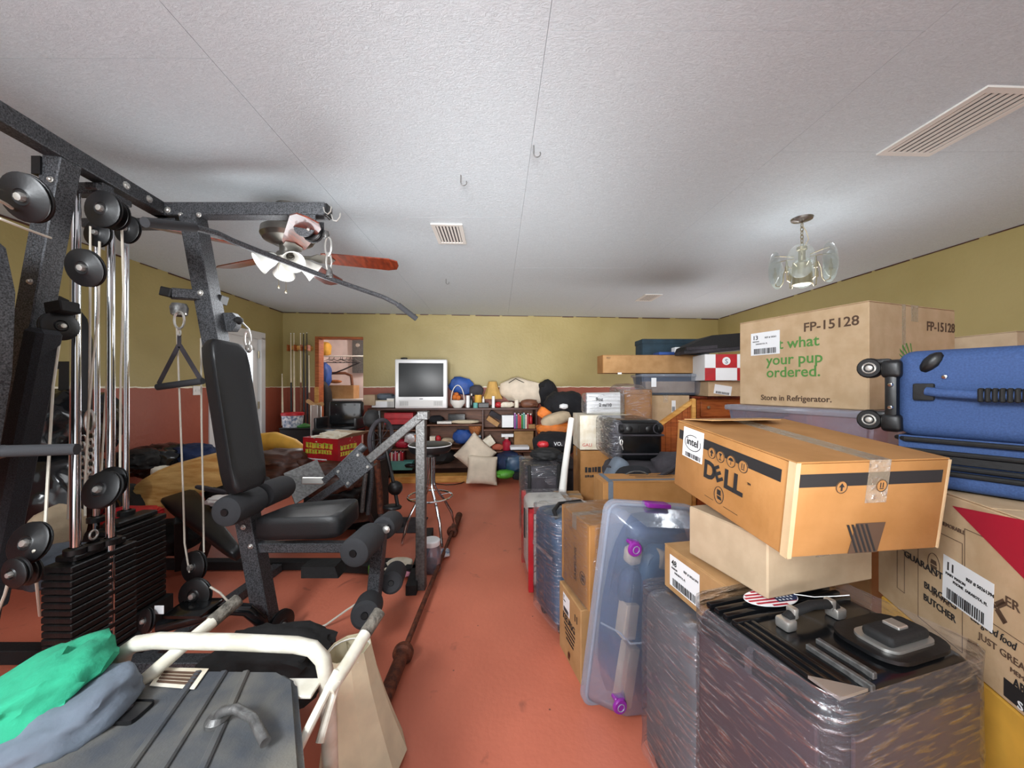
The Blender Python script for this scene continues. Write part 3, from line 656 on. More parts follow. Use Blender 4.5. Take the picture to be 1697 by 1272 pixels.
b = B()
for dx in (0, 14):
    b.tube([at(x+dx, y, 1.97) for x, y in ((536, 343), (538, 351), (543, 355), (548, 350), (549, 342))] if not dx else [at(x, y, 1.99) for x, y in ((549, 355), (552, 365), (558, 366), (563, 360), (564, 353))], .0035, 6)
tag(b.make('s_hook', 'zinc'), 'pair of thin silver open hooks on the end of the gym beam', 'hook')
sh = thing('stirrup_handle', 'grey foam stirrup grip on webbing straps hanging by a carabiner at the gym post', 'cable handle', at(297, 636, 1.88))
B().cyl(at(261, 641, 1.88), at(336, 631, 1.88), .0165, 16).make('hand_grip', 'foam', sh)
for a, c in (((296, 572), (263, 636)), ((298, 572), (332, 628))): B().bar(at(*a, 1.88), at(*c, 1.88), .022, .003, up=V((0, 1, 0)), bev=0).make('strap', 'charcoal_cloth', sh)
B().bar(at(297, 553, 1.88), at(297, 575, 1.88), .022, .008, up=V((0, 1, 0))).make('strap', 'charcoal_cloth', sh)
b = B(); oval(b, at(297, 530, 1.86), .085, .05, .0055); b.tube([at(286, 520, 1.87), at(308, 520, 1.87)], .005, 6); oval(b, at(297, 551, 1.87), .03, .014, .004); b.make('carabiner', 'zinc', sh)
c2 = B(); c2.tube([at(402, 535, 2.05), at(412, 545, 2.03), at(414, 552, 2.02)], .005, 6); oval(c2, at(410, 561, 2.0), .09, .032, .0055); oval(c2, at(412, 577, 2.0), .035, .02, .008)
tag(c2.make('carabiner', 'zinc'), 'silver carabiner on a short link hanging beside the tall black backrest', 'carabiner')
ch = thing('steel_chain', 'doubled silver chain hanging from a snap hook between the chrome guide rods', 'chain', at(150, 790, 1.72))
b = B(); oval(b, at(149, 698, 1.68), .10, .04, .006); b.make('snap_hook', 'zinc', ch)
first = None
for cx_, y0_, n_ in ((150, 722, 8), (137, 728, 6)):
    for i in range(n_):
        c = at(cx_, y0_+i*11.5, 1.70); q = B(); oval(q, c, .04, .022, .0035, V((1, 0, 0)) if i % 2 else V((.4, .9, 0)), 10); q.make('link', 'zinc', ch)
# ================================================================ boxes, bins and luggage
def carton(label, fr, w, d, h, m='carton', cat='box', tape='y', group=None, name='cardboard_box', flaps=True, tapeside=('front',), tw_=.05):
    t = thing(name, label, cat, frame=fr, group=group)
    B().box((0, 0, 0), (w, d, h-.004), None, .004).make('body', m, t, world=False)
    if flaps:
        b1, b2 = ((0, 0), (w, d/2-.0015)), ((0, d/2+.0015), (w, d))
        if tape == 'x2': b1, b2 = ((0, 0), (w/2-.0015, d)), ((w/2+.0015, 0), (w, d))
        for q in (b1, b2): B().box((*q[0], h-.004), (*q[1], h), None, .0015).make('flap', m, t, world=False)
    if tape:
        b = B()
        if tape == 'x2': b.box((w/2-tw_/2, -.0006, h), (w/2+tw_/2, d+.0006, h+.0007)); b.box((w/2-tw_/2, -.0009, h-.07), (w/2+tw_/2, -.0001, h+.0007))
        else: b.box((-.0006, d/2-tw_/2, h), (w+.0006, d/2+tw_/2, h+.0007)); b.box((-.0009, d/2-tw_/2, h-.07), (-.0001, d/2+tw_/2, h+.0007))
        b.make('tape', 'tape', t, world=False, smooth=0)
    return t
def label_sheet(parent, fm, x, y, w, h, num=None, rot=0, lines=(), seed=1, ref=None):
    f2 = fm @ Matrix.Translation((x, y, .0008)) @ Matrix.Rotation(rot, 4, 'Z')
    rects('label_sheet', 'paper', parent, f2, [(0, 0, w, h)], .0006); f3 = f2 @ Matrix.Translation((0, 0, .0006))
    if num: text(num, 'printed_number', 'ink', parent, f3, w*.07, h*.70, h*.26, bold=.01)
    if ref: text(ref, 'printed_text', 'ink', parent, f3, w*.5, h*.72, h*.10)
    for i, s in enumerate(lines): text(s, 'printed_text', 'ink', parent, f3, w*(.07 if i == 0 else .18), h*(.58-.11*i), h*.085)
    barcode(parent, f3, w*.12, h*.05, w*.76, h*.24, seed)
def film(parent, w, d, h, e=.006, m='film', top=True, z0=.0, seed=0):
    b = B(); N = 14
    # wrinkled shell around the case
    loop = [(x, y) for x, y in rrect(w+2*e, d+2*e, .05, 3)]
    rings = []
    for j in range(N+1):
        z = z0+(h+e-z0)*j/N; r = []
        for k, (x, y) in enumerate(loop):
            q = e*.7*noise.noise(V((x*9+seed, y*9, z*14)))
            cx, cy = (w+2*e)/2, (d+2*e)/2; v = V((x-cx, y-cy, 0)); v *= 1+q/max(v.length, .01)
            r.append(b.bm.verts.new((v.x+cx-e, v.y+cy-e, z+.004*noise.noise(V((x*5, y*5, seed))))))
        rings.append(r)
    for r0, r1_ in zip(rings, rings[1:]):
        k = len(r0)
        for i in range(k): b.bm.faces.new((r0[i], r0[(i+1) % k], r1_[(i+1) % k], r1_[i]))
    if top: b.bm.faces.new(rings[-1])
    o = b.make('stretch_film', m, parent, world=False, smooth=60); return o
def caster(parent, c, r=.028, world=False):
    wv = B().lathe([(0, -.012), (r*.9, -.012), (r, -.008), (r, .008), (r*.9, .012), (0, .012)], c, (1, 0, 0), 16)
    wv.box((c[0]-.018, c[1]-.01, c[2]+r*.2), (c[0]-.013, c[1]+.01, c[2]+r*1.6)); wv.box((c[0]+.013, c[1]-.01, c[2]+r*.2), (c[0]+.018, c[1]+.01, c[2]+r*1.6)); wv.box((c[0]-.018, c[1]-.012, c[2]+r*1.3), (c[0]+.018, c[1]+.012, c[2]+r*1.9), None, .003)
    return wv.make('wheel', 'black_plastic', parent, world=world)
def suitcase(label, fr, w, d, h, m, cat='suitcase', ribs=6, wheels=True, filmed='film', group=None, ribface=('front', 'left'), name='suitcase', handle=True, trim='black_plastic'):
    t = thing(name, label, cat, frame=fr, group=group); z0 = .05 if wheels else 0
    B().box((0, 0, z0), (w, d, h), None, min(w, d, h)*.16, 4).make('shell', m, t, world=False, smooth=50)
    for i in range(ribs):
        x = w*(.18+.64*i/max(1, ribs-1)); q = d*(.2+.6*i/max(1, ribs-1)); r = B()
        if 'front' in ribface: r.box((x-w*.03, -.006, z0+.07), (x+w*.03, .01, h-.07), None, .004)
        if 'left' in ribface: r.box((-.006, q-d*.025, z0+.07), (.01, q+d*.025, h-.07), None, .004)
        if 'front' in ribface or 'left' in ribface: r.make('rib', m, t, world=False)
    if wheels:
        for x in (.05, w-.05):
            for y in (.05, d-.05): caster(t, (x, y, .028))
    if handle:
        b = B(); c = (w/2, d/2); L = min(.11, w*.4)
        b.tube([(c[0]-L, c[1], h-.003), (c[0]-L*.9, c[1], h+.02), (c[0]-L*.5, c[1], h+.03), (c[0]+L*.5, c[1], h+.03), (c[0]+L*.9, c[1], h+.02), (c[0]+L, c[1], h-.003)], .011, 10); b.make('handle', trim, t, world=False)
    if filmed: film(t, w, d, h, .012, filmed, z0=z0)
    return t
def pt(x, y, z): return V((x, y, z))

# --- big black case in the corner, tall on the floor
C_ = fl(1385, 1165, .8); A_ = fl(1180, 985, .8); D_ = fl(1640, 1080, .8)
fr = frame(pt(C_.x, C_.y, 0), D_-C_); W1, D1, H1 = (D_-C_).length, .345, .8
t = thing('suitcase', 'large black ribbed hard suitcase with silver handle mounts, wrapped in film, nearest the camera', 'suitcase', frame=fr)
B().box((0, 0, .05), (W1, D1, H1-.012), None, .05, 5).make('shell', 'black_gloss', t, world=False, smooth=50)
M['side_reflection'] = mat('suitcase_side_floor_reflection', (60, 44, 50), .3, bump=.1, bscale=10)  # purple-brown paints the red floor's reflection onto the glossy black sides
B().box((-.004, .03, .1), (.01, D1-.03, H1-.07), None, .003).make('floor_reflection', 'side_reflection', t, world=False)
B().box((.04, -.004, .1), (W1-.04, .01, H1-.07), None, .003).make('floor_reflection', 'side_reflection', t, world=False)
for i in range(4):
    y = D1*(.70+.075*i); B().box((.03, y-.008, H1-.02), (W1-.03, y+.008, H1-.004), None, .005, 2).make('rib', 'black_gloss', t, world=False)
for i in range(3):
    x = .035+.022*i; B().box((x-.006, .03, H1-.02), (x+.006, D1*.68, H1-.006), None, .004, 2).make('rib', 'black_gloss', t, world=False)
b = B(); b.box((.0, D1*.50, .06), (.012, D1*.515, H1-.02)); b.box((-.003, D1*.48, .1), (.006, D1*.53, H1-.03), None, .002); b.make('zip', 'charcoal_cloth', t, world=False)
# grab handle with silver mounts
hx0, hx1, hy = W1*.30, W1*.66, D1*.56
b = B(); b.tube([(hx0, hy, H1+.012), (hx0+.03, hy, H1+.024), ((hx0+hx1)/2, hy, H1+.03), (hx1-.03, hy, H1+.024), (hx1, hy, H1+.012)], .011, 12); gh = b.make('handle', 'black_matte', t, world=False)
for x, s in ((hx0, -1), (hx1, 1)): B().box((x-.016, hy-.017, H1-.012), (x+.016, hy+.017, H1+.014), None, .006, 2).box((x-.008-.02*s, hy-.011, H1+.010), (x+.008-.02*s, hy+.011, H1+.036), None, .004, 2).make('handle_mount', 'zinc', gh, world=False)
# recessed telescopic handle
fm = Matrix.Translation((W1*.46, D1*.07, H1-.006))
b = B().prism([(x, y) for x, y in rrect(W1*.46, D1*.40, .05, 5)], fm, .008); th = b.make('handle_housing', 'black_plastic', t, world=False)
b = B().prism([(x, y) for x, y in rrect(W1*.33, D1*.24, .025, 5)], Matrix.Translation((W1*.525, D1*.13, H1+.002)), .006); b.make('trim_ring', 'zinc', th, world=False)
b = B().box((W1*.55, D1*.155, H1+.006), (W1*.83, D1*.325, H1+.03), None, .01, 3); tg = b.make('grip', 'black_matte', t, world=False)
B().box((W1*.66, D1*.20, H1+.028), (W1*.73, D1*.29, H1+.036), None, .002).make('button', 'zinc', tg, world=False)
B().prism([(0, 0), (.075, 0), (.0, .055)], Matrix.Translation((.025, .01, H1-.010)), .006).make('corner_guard', 'zinc', t, world=False)
B().box((.11, .01, H1-.016), (.122, D1*.38, H1-.002), None, .002).box((.15, .03, H1-.016), (.162, D1*.40, H1-.002), None, .002).make('zip', 'steel', t, world=False)
film(t, W1, D1, H1, .007, 'film_dense', top=False, z0=.05, seed=3)
for x in (.05, W1-.05):
    for y in (.06, D1-.06): caster(t, (x, y, .028))
tag_t = thing('luggage_tag', 'oval striped luggage tag with stars on the large black suitcase', 'tag', frame=fr @ Matrix.Translation((W1*.42, D1*.80, H1+.006)) @ Matrix.Rotation(-.12, 4, 'Z') @ Matrix.Rotation(.05, 4, 'X'))
el = [(.075*math.cos(a), .035*math.sin(a)) for a in [2*math.pi*k/36 for k in range(36)]]
B().prism(el, Matrix.Identity(4), .002).make('card', 'paper', tag_t, world=False)
b = B()
for k in range(6):
    y0 = -.033+k*.0115; y1 = y0+.0058; q = lambda y: .074*math.sqrt(max(0, 1-(y/.0345)**2)); b.box((-min(q(y0), q(y1)), y0, .002), (min(q(y0), q(y1)), y1, .0026))
b.make('stripes', 'crimson', tag_t, world=False, smooth=0)
b = B().prism([(.005, -.022)]+[(.075*.98*math.cos(a), .035*.95*math.sin(a)) for a in [-.65+k*.2 for k in range(8)]]+[(.005, .024)], Matrix.Translation((0, 0, .0027)), .0006); b.make('canton', 'navy', tag_t, world=False, smooth=0)
b = B()
for i in range(5):
    for j in range(4):
        cx_, cy_ = .013+i*.011, -.015+j*.0105
        if (cx_/.07)**2+(cy_/.033)**2 > .85: continue
        b.prism([((.0038 if k % 2 == 0 else .0016)*math.sin(k*math.pi/5)+cx_, (.0038 if k % 2 == 0 else .0016)*math.cos(k*math.pi/5)+cy_) for k in range(10)], Matrix.Translation((0, 0, .0034)), .0004)
st_ = b.make('stars', 'paper', tag_t, world=False, smooth=0); st_['kind'] = 'stuff'
B().tube([(.07, 0, .004), (.10, -.03, .012), (.13, -.06, .03), (.15, -.075, .04)], .0012, 5).make('string', 'paper', tag_t, world=False)

# --- plain tan box on the black case, box 48 beside it
N_ = fl(1272, 999, .803); L_ = fl(1152, 919, .803); R_ = fl(1446, 965, .803)
t = carton('plain tan cardboard box squeezed between the black suitcase and the laptop box', frame(N_+V((0, 0, .008)), R_-N_), (R_-N_).length, (L_-N_).length, .16, 'carton_pale', tape='x2', flaps=False)
N48 = V((.60, 1.045, .652)); fr48 = frame_y(N48, V((.543, 1.334, 0))-V((.60, 1.045, 0)))
t = carton('orange-tan box with a white label numbered 48 under the plain tan box', fr48, .38, .295, .15, 'carton', tape='x2')
label_sheet(t, face('left', .38, .295, .15), .035, .022, .15, .105, '48', lines=('MASON', 'SARASOTA, FL'), seed=4, ref='REF # 50261394')
# grey wrapped suitcase on its feet below box 48
gn = V((.54, 1.075, 0)); t = suitcase('grey soft suitcase wrapped in cloudy film, standing under the box labelled 48', frame_y(gn, V((-.06, .26, 0))), .36, .30, .632, 'mid_grey', ribs=0, wheels=True, filmed='film_dense', handle=False)
# --- laptop carton
c0 = V((.617, .84, .974)); cR = V((1.013, .893, .974)); cL = V((.530, 1.285, 1.026))
ex = (cR-c0).normalized(); ey = (cL-c0); ey -= ex*ex.dot(ey); LD = ey.length; ey.normalize(); ez = ex.cross(ey)
frD = Matrix(((ex.x, ey.x, ez.x, c0.x), (ex.y, ey.y, ez.y, c0.y), (ex.z, ey.z, ez.z, c0.z), (0, 0, 0, 1))); WD, HD = .40, .222
t = thing('cardboard_box', 'orange-brown laptop carton with black stripe lettered DELL and an intel sticker, open flap', 'box', frame=frD)
B().box((0, 0, 0), (WD, LD, HD-.004), None, .005, 2).make('body', 'carton_orange', t, world=False)
B().box((0, 0, HD-.004), (WD/2-.001, LD, HD), None, .001).make('flap', 'carton_orange', t, world=False); B().box((WD/2+.001, 0, HD-.004), (WD, LD, HD), None, .001).make('flap', 'carton_orange', t, world=False)
B().prism([(0, 0), (.30, 0), (.27, .10), (.03, .10)], Matrix.Translation((.02, LD-.005, HD+.002)) @ Matrix.Rotation(math.pi, 4, 'X') @ Matrix.Rotation(-.16, 4, 'X'), -.003).make('open_flap', 'carton', t, world=False)
B().box((WD*.46, -.0006, HD), (WD*.60, LD, HD+.0007)).box((WD*.46, -.0012, HD-.10), (WD*.60, -.0002, HD+.0007)).make('tape', 'tape', t, world=False, smooth=0)
for x in (0, WD): B().box((x-.002, -.002, .002), (x+.002, .002, HD-.004)).make('worn_edge', 'carton_edge', t, world=False)
B().box((-.0015, -.0015, -.001), (.01, .0, HD-.002)).box((-.0015, -.0015, -.001), (0, .018, HD-.002)).make('worn_edge', 'carton_edge', t, world=False)
fL = face('left', WD, LD, HD); fF = face('front', WD, LD, HD)
rects('stripe', 'ink', t, fL, [(.015, HD-.058, LD-.035, HD-.028)]); rects('stripe', 'ink', t, fF, [(.012, HD-.058, WD-.015, HD-.028)])
f2 = fL @ Matrix.Translation((0, 0, .001)); rects('sticker', 'paper', t, f2, [(.040, HD-.108, .142, HD-.012)]); f3 = fL @ Matrix.Translation((0, 0, .002))
text('intel', 'sticker_text', 'ink', t, f3, .091, HD-.064, .034, 'CENTER', bold=.01)
ring = [(.091+.040*math.cos(a), HD-.056+.024*math.sin(a), .0005) for a in [1.1+k*5.6/22 for k in range(23)]]
B().tube([fL @ V((x, y, .002)) for x, y, z in ring], .0013, 5).make('sticker_ring', 'ink', t, world=False)
barcode(t, f2, .058, HD-.104, .08, .014, 9)
def arrows(fm, xs, y, r, kinds):
    for x, k in zip(xs, kinds):
        g = fm @ Matrix.Translation((x, y, .0012)); el = [(r*math.cos(a), r*math.sin(a)) for a in [2*math.pi*i/20 for i in range(20)]]
        B().prism(el, g, .0004).make('symbol_disc', 'carton_orange', t, world=False, smooth=0)
        b = B().tube([g @ V((r*.95*math.cos(a), r*.95*math.sin(a), .0005)) for a in [2*math.pi*i/20 for i in range(20)]], r*.06, 4, closed=True)
        g2 = g @ Matrix.Translation((0, 0, .0005))
        if k == 'up': b.prism([(-r*.16, -r*.6), (r*.16, -r*.6), (r*.16, 0), (r*.5, 0), (0, r*.65), (-r*.5, 0), (-r*.16, 0)], g2, .0004)
        elif k == 'glass': b.prism([(-r*.4, r*.6), (r*.4, r*.6), (0, -r*.05)], g2, .0004).prism([(-r*.06, 0), (r*.06, 0), (r*.06, -r*.45), (-r*.06, -r*.45)], g2, .0004).prism([(-r*.3, -r*.45), (r*.3, -r*.45), (r*.3, -r*.58), (-r*.3, -r*.58)], g2, .0004)
        elif k == 'umbrella': b.prism([(r*.55*math.cos(a), r*.1+r*.5*math.sin(a)) for a in [math.pi*i/8 for i in range(9)]], g2, .0004).prism([(-r*.05, -r*.55), (r*.05, -r*.55), (r*.05, r*.1), (-r*.05, r*.1)], g2, .0004)
        else: b.prism([(-r*.35, -r*.4), (r*.35, -r*.4), (r*.35, -r*.52), (-r*.35, -r*.52)], g2, .0004).prism([(-r*.3, -r*.3), (-r*.15, -r*.3), (-r*.15, r*.5), (-r*.3, r*.5)], g2, .0004).prism([(r*.15, -r*.3), (r*.3, -r*.3), (r*.3, r*.5), (r*.15, r*.5)], g2, .0004)
        b.make('symbol', 'ink', t, world=False, smooth=0)
arrows(fL, (.183, .220, .262, .306), HD-.060, .0165, ('up', 'glass', 'umbrella', 'stack')); arrows(fF, (.118, .222), HD-.060, .0145, ('up', 'stack'))
text('D', 'lettering', 'ink', t, f2, .152, HD-.138, .072, bold=.035, sx=1.0); text('E', 'lettering', 'ink', t, f2, .212, HD-.136, .058, bold=.035, rot=.55); text('LL', 'lettering', 'ink', t, f2, .240, HD-.138, .072, bold=.035, sx=1.0)
text('TM', 'lettering', 'ink', t, f2, .325, HD-.10, .008)
g = f2 @ Matrix.Translation((.225, .052, 0)); b = B().tube([g @ V((.019*math.cos(a), .024*math.sin(a), .0003)) for a in [2*math.pi*i/24 for i in range(24)]], .0009, 4, closed=True)
b.prism([(-.008, .0), (.008, .0), (.006, .015), (-.008, .015)], g, .0005).prism([(-.008, -.003), (.008, -.003), (.012, -.012), (-.004, -.012)], g, .0005); b.box((-.06, -.025, 0), (-.022, -.024, .0005), g).box((.022, -.025, 0), (.075, -.024, .0005), g); b.make('laptop_symbol', 'ink', t, world=False, smooth=0)
g = fF @ Matrix.Translation((.155, .002, .001)); rects('printed_patch', 'ink_brown', t, g @ Matrix(((1, .18, 0, 0), (0, 1, 0, 0), (0, 0, 1, 0), (0, 0, 0, 1))), [(0, 0, .078, .072)], .0004)
b = B()
for k in range(5): b.prism([(.02+k*.012, .002), (.026+k*.012, .002), (-.012+.026+k*.012-.02, .07), (-.012+.02+k*.012-.02, .07)], g @ Matrix.Translation((0, 0, .0005)), .0004)
b.make('printed_stripes', 'ink', t, world=False, smooth=0)

# --- pet food carton with the green print
cF = V((1.454, 1.524, 1.262)); lF = V((1.265, 2.08, 1.262)); fr = frame_y(cF, lF-cF); HF = .449; LF = .587; WF = .62
t = carton('tall tan carton printed in green about a pup order, labelled 13, behind the blue suitcase', fr, WF, LF, HF, 'carton_tan', tape='x2')
fL = face('left', WF, LF, HF) @ Matrix.Translation((0, 0, .0008)); fF = face('front', WF, LF, HF) @ Matrix.Translation((0, 0, .0008))
text('FP-15128', 'lettering', 'ink_brown', t, fL, .335, .355, .058, bold=.012)
text('Just what', 'lettering', 'ink_green', t, fL, .135, .285, .072, bold=.010); text('your pup', 'lettering', 'ink_green', t, fL, .155, .208, .072, bold=.010); text('ordered.', 'lettering', 'ink_green', t, fL, .155, .145, .072, bold=.010)
text('Store in Refrigerator.', 'lettering', 'ink_brown', t, fL, .125, .028, .038, bold=.015)
label_sheet(t, fL, .07, .262, .155, .118, '13', lines=('MASON', 'SARASOTA, FL'), seed=5, ref='REF # 50261')
text('FP-15128', 'lettering', 'ink_brown', t, fF, .395, .345, .058, bold=.012)
b = B(); g = fF; 
for a in range(5): b.prism([(.30, .19), (.26+.035*math.cos(1.2+a*.5)*1.8, .24+.045*math.sin(1.2+a*.5)), (.27+.035*math.cos(1.5+a*.5)*1.8, .24+.045*math.sin(1.5+a*.5))], g, .0005)
b.prism([(.12+.05*math.cos(k*.35), .16+.04*math.sin(k*.35)) for k in range(9)], g, .0005).prism([(.24, .2), (.40, .215), (.45, .19), (.40, .20)], g, .0005); b.make('leaf_print', 'ink_green', t, world=False, smooth=0)
B().box((.22, -.0008, .20), (.245, -.0002, HF)).make('tape', 'tape', t, world=False, smooth=0)
# clear bin that carries it and its filled crate below
def bin_(label, fr, w, d, h, m='bin', lid=True, name='storage_bin', group=None, inner=(), cat='storage bin'):
    t = thing(name, label, cat, frame=fr, group=group); b = B()
    k = .03
    pts0 = [(k, k), (w-k, k), (w-k, d-k), (k, d-k)]; pts1 = [(0, 0), (w, 0), (w, d), (0, d)]
    v0 = [b.bm.verts.new((x, y, 0)) for x, y in pts0]; v1 = [b.bm.verts.new((x, y, h-.03)) for x, y in pts1]
    b.bm.faces.new(v0[::-1])
    for i in range(4): b.bm.faces.new((v0[i], v0[(i+1) % 4], v1[(i+1) % 4], v1[i]))
    bmesh.ops.bevel(b.bm, geom=[e for e in b.bm.edges], offset=.015, segments=2, affect='EDGES'); b.solid(.003); b.make('tub', m, t, world=False)
    if lid: B().box((-.012, -.012, h-.03), (w+.012, d+.012, h), None, .01, 2).make('lid', 'bin_thick', t, world=False)
    return t
g0 = frame_y(V((1.44, 1.50, .95)), lF-cF)
bin_('clear bin under the tan pup-food carton, only its lid in view', g0 @ Matrix.Translation((-.03, -.02, 0)), .66, .66, .31)
carton('large tan box at the bottom of the stack under the pup-food carton', g0 @ Matrix.Translation((.0, 0, -.95)), .6, .6, .945, 'carton', flaps=False, tape=None)
carton('pale box in the far right corner, its top just showing over the blue suitcase', frame_y(V((2.36, 1.75, .9)), V((-.1, 1, 0))), .5, .55, .72, 'carton_pale')
carton('large tan box standing on the floor under the pale far right box', frame_y(V((2.36, 1.75, 0)), V((-.1, 1, 0))), .5, .55, .895, 'carton', flaps=False, tape=None)

# --- blue soft suitcase lying on the printed carton
e0 = V((1.084, 1.10, 1.085)); ed = V((.36, -.6, 0)).normalized(); fr = frame(e0, ed); LB, DB, HB = .80, .48, .375
t = thing('suitcase', 'big blue fabric suitcase lying on its side with black wheels at the left end', 'suitcase', frame=fr)
B().box((.03, 0, .135), (LB, DB, HB), None, .035, 4).make('shell', 'blue_fabric', t, world=False, smooth=50)
B().box((.035, .005, 0), (LB, DB, .052), None, .02, 3).make('expander', 'blue_fabric', t, world=False)
B().box((.035, .012, .05), (LB, DB-.01, .137)).make('gusset', 'blue_fabric', t, world=False)
for z in (.045, .062, .098, .128): B().tube([(.03, DB*.6, z), (.028, .03, z), (.05, -.001, z), (LB, -.001, z)], .0065, 8).make('piping', 'black_matte', t, world=False)
B().box((.06, -.002, .072), (LB, .014, .090)).make('zip', 'black_matte', t, world=False)
b = B(); b.box((.008, -.006, .16), (.036, .05, HB-.045), None, .008, 2); b.box((.0, .04, .16), (.045, DB-.05, HB-.02), None, .01, 2); wb_ = b.make('wheel_base', 'black_plastic', t, world=False)
for z in (HB-.05, .17):
    b = B().box((.0, -.010, z-.026), (.045, .05, z+.026), None, .012, 3); b.make('corner_guard', 'black_plastic', t, world=False)
    ww = B().lathe([(0, -.014), (.026, -.014), (.03, -.009), (.03, .009), (.026, .014), (0, .014)], (-.028, .02, z+.005), (0, 1, .0), 20).make('wheel', 'black_plastic', t, world=False)
    B().lathe([(0, -.018), (.007, -.017), (.009, -.014)], (-.028, .02, z+.005), (0, 1, 0), 12).lathe([(.013, -.0145), (.015, -.016), (.017, -.0145)], (-.028, .02, z+.005), (0, 1, 0), 16).make('hub', 'zinc', ww, world=False)
    B().box((-.032, .008, z+.012), (.02, .032, z+.032), None, .008, 2).make('fork', 'black_plastic', ww, world=False)
for x, y, z in ((.022, -.007, HB-.095), (.022, -.007, .215), (.125, -.001, HB-.075), (.095, -.016, .262)): B().lathe([(0, -.006), (.005, -.005), (.007, 0)], (x, y, z), (0, 1, 0), 12).make('rivet', 'chrome', t, world=False)
B().blob((.10, .004, HB-.035), (.035, .03, .065), rot=(0, .6, 0), disp=0, sub=2).make('foot', 'black_plastic', t, world=False)
b = B().box((.068, -.015, .237), (.108, .003, .283), None, .004, 2); b.make('handle_mount', 'black_matte', t, world=False)
B().tube([(.095, -.012, .262), (.12, -.02, .258), (.2, -.026, .252), (.36, -.02, .255)], .012, 12).make('handle', 'blue_fabric', t, world=False)
b = B()
for k in range(14): b.box((.185+k*.011, -.042, .236), (.194+k*.011, -.01, .271), None, .003)
gr = b.make('handle_grip', 'black_matte', t, world=False); gr['kind'] = 'stuff'

# --- printed burger carton in the corner with label 11
p0 = V((1.08, .789, 0)); pd_ = V((.0635, .187, 0)).normalized(); N0 = p0-pd_*.36; fr = frame_y(V((N0.x, N0.y, .662)), pd_); LP, WP, HP = .87, .45, .418
t = carton('kraft carton printed with burger slogans and a red corner, labelled 11, beside the black suitcase', fr, WP, LP, HP, 'carton_tan', tape=None)
fL = face('left', WP, LP, HP) @ Matrix.Translation((0, 0, .0008))
def fpx(px, py):                                                # where that pixel falls on the carton face
    k = (px-CX)/F; s = (N0.x-k*N0.y)/(k*pd_.y-pd_.x); q = N0+pd_*s; z = CZ-(py-HY)/F*q.y; return LP-s, z-.662
def put(s, px, py, px2, size=None, m='ink', bold=.01, shear=0):
    x, y = fpx(px, py); x2, _ = fpx(px2, py); o = text(s, 'lettering', m, t, fL, 0, 0, size, bold=bold, shear=shear); 
    xs = [v.co for v in o.data.vertices]; inv = fL.inverted(); q = [inv @ c for c in xs]; w0 = min(a.x for a in q); w1 = max(a.x for a in q); sc = (x2-x)/(w1-w0)
    o.data.transform(fL @ Matrix.Translation((x, y, 0)) @ Matrix.Diagonal((sc, 1, 1, 1)) @ Matrix.Translation((-w0, 0, 0)) @ inv)
put('BURGERS', 1533, 973, 1586, .026); put('BY THE', 1546, 985, 1575, .014, 'ink_brown', 0); put('BUTCHER', 1532, 993, 1585, .026)
put('GUARANTEED', 1500, 921, 1592, .026); put('eat good food', 1610, 1026, 1687, .026, 'ink', 0, .3); put('JUST GREAT', 1622, 1056, 1712, .022, 'ink_brown', 0)
put('MEMORABLE', 1560, 868, 1600, .014, 'ink_brown', 0); put('ER', 1668, 1002, 1692, .03, 'ink_brown', .005)
put('MEMBER', 1676, 1112, 1720, .014, 'ink_brown', 0); put('AR', 1680, 1136, 1702, .028)
def box_px(px, py, px2, py2): x, y = fpx(px, py2); x2, y2 = fpx(px2, py); return (x, min(y, y2), x2, max(y, y2))
x0, y0 = fpx(1686, 1180); rects('black_band', 'ink', t, fL, [(x0-.03, .012, LP-.02, .052)]); put('S', 1688, 1172, 1697, .024, 'paper')
def outline(x0, y0, x1, y1, m='ink_brown', e=.0012): rects('printed_frame', m, t, fL, [(x0, y0, x1, y0+e), (x0, y1-e, x1, y1), (x0, y0, x0+e, y1), (x1-e, y0, x1, y1)])
xa, ya = fpx(1522, 990); xb, yb = fpx(1596, 940); outline(xa, ya-.055, xb, yb+.06); xc, yc = fpx(1498, 960); outline(xc-.03, yc-.04, xc+.005, yc+.09)
xd, yd = fpx(1668, 1000); outline(xb+.006, yb-.09, xd+.05, yb+.10)
x, y = fpx(1650, 1005); b = B()
for s in (1, -1): b.box((-.03, -.0015, 0), (.034, .0025, .0006), fL @ Matrix.Translation((x, y, 0)) @ Matrix.Rotation(s*.75, 4, 'Z')); b.box((.005, -.006, 0), (.034, .008, .0006), fL @ Matrix.Translation((x, y, 0)) @ Matrix.Rotation(s*.75, 4, 'Z'))
b.make('crossed_cleavers', 'ink_brown', t, world=False, smooth=0)
x, y = fpx(1548, 935); B().tube([fL @ V((x+.022*math.cos(a), y+.03*math.sin(a), .0002)) for a in [k*.3 for k in range(21)]], .0008, 4, closed=True).prism([(x-.012, y), (x+.012, y), (x+.009, y+.012), (x-.009, y+.012)], fL, .0004).prism([(x-.012, y-.003), (x+.012, y-.003), (x+.01, y-.012), (x-.01, y-.012)], fL, .0004).make('burger_symbol', 'ink_brown', t, world=False, smooth=0)
a1 = fpx(1580, 838); a2 = fpx(1740, 870); a3 = fpx(1740, 1000); B().prism([a1, a2, a3], fL @ Matrix.Translation((0, 0, .0008)), .0008).make('red_corner_print', 'crimson', t, world=False, smooth=0)
x, y = fpx(1563, 975); label_sheet(t, fL, x, y-.02, .15, .115, '11', rot=-.04, lines=('MARY MASON', '   PHONE  SARASOTA, FL'), seed=8, ref='REF # 50261394')
t = carton('yellow and tan box on the floor under the burger carton, bottom right', frame_y(V((N0.x+.01, N0.y, 0)), pd_), WP, LP, .655, 'yellow', flaps=False, tape=None)

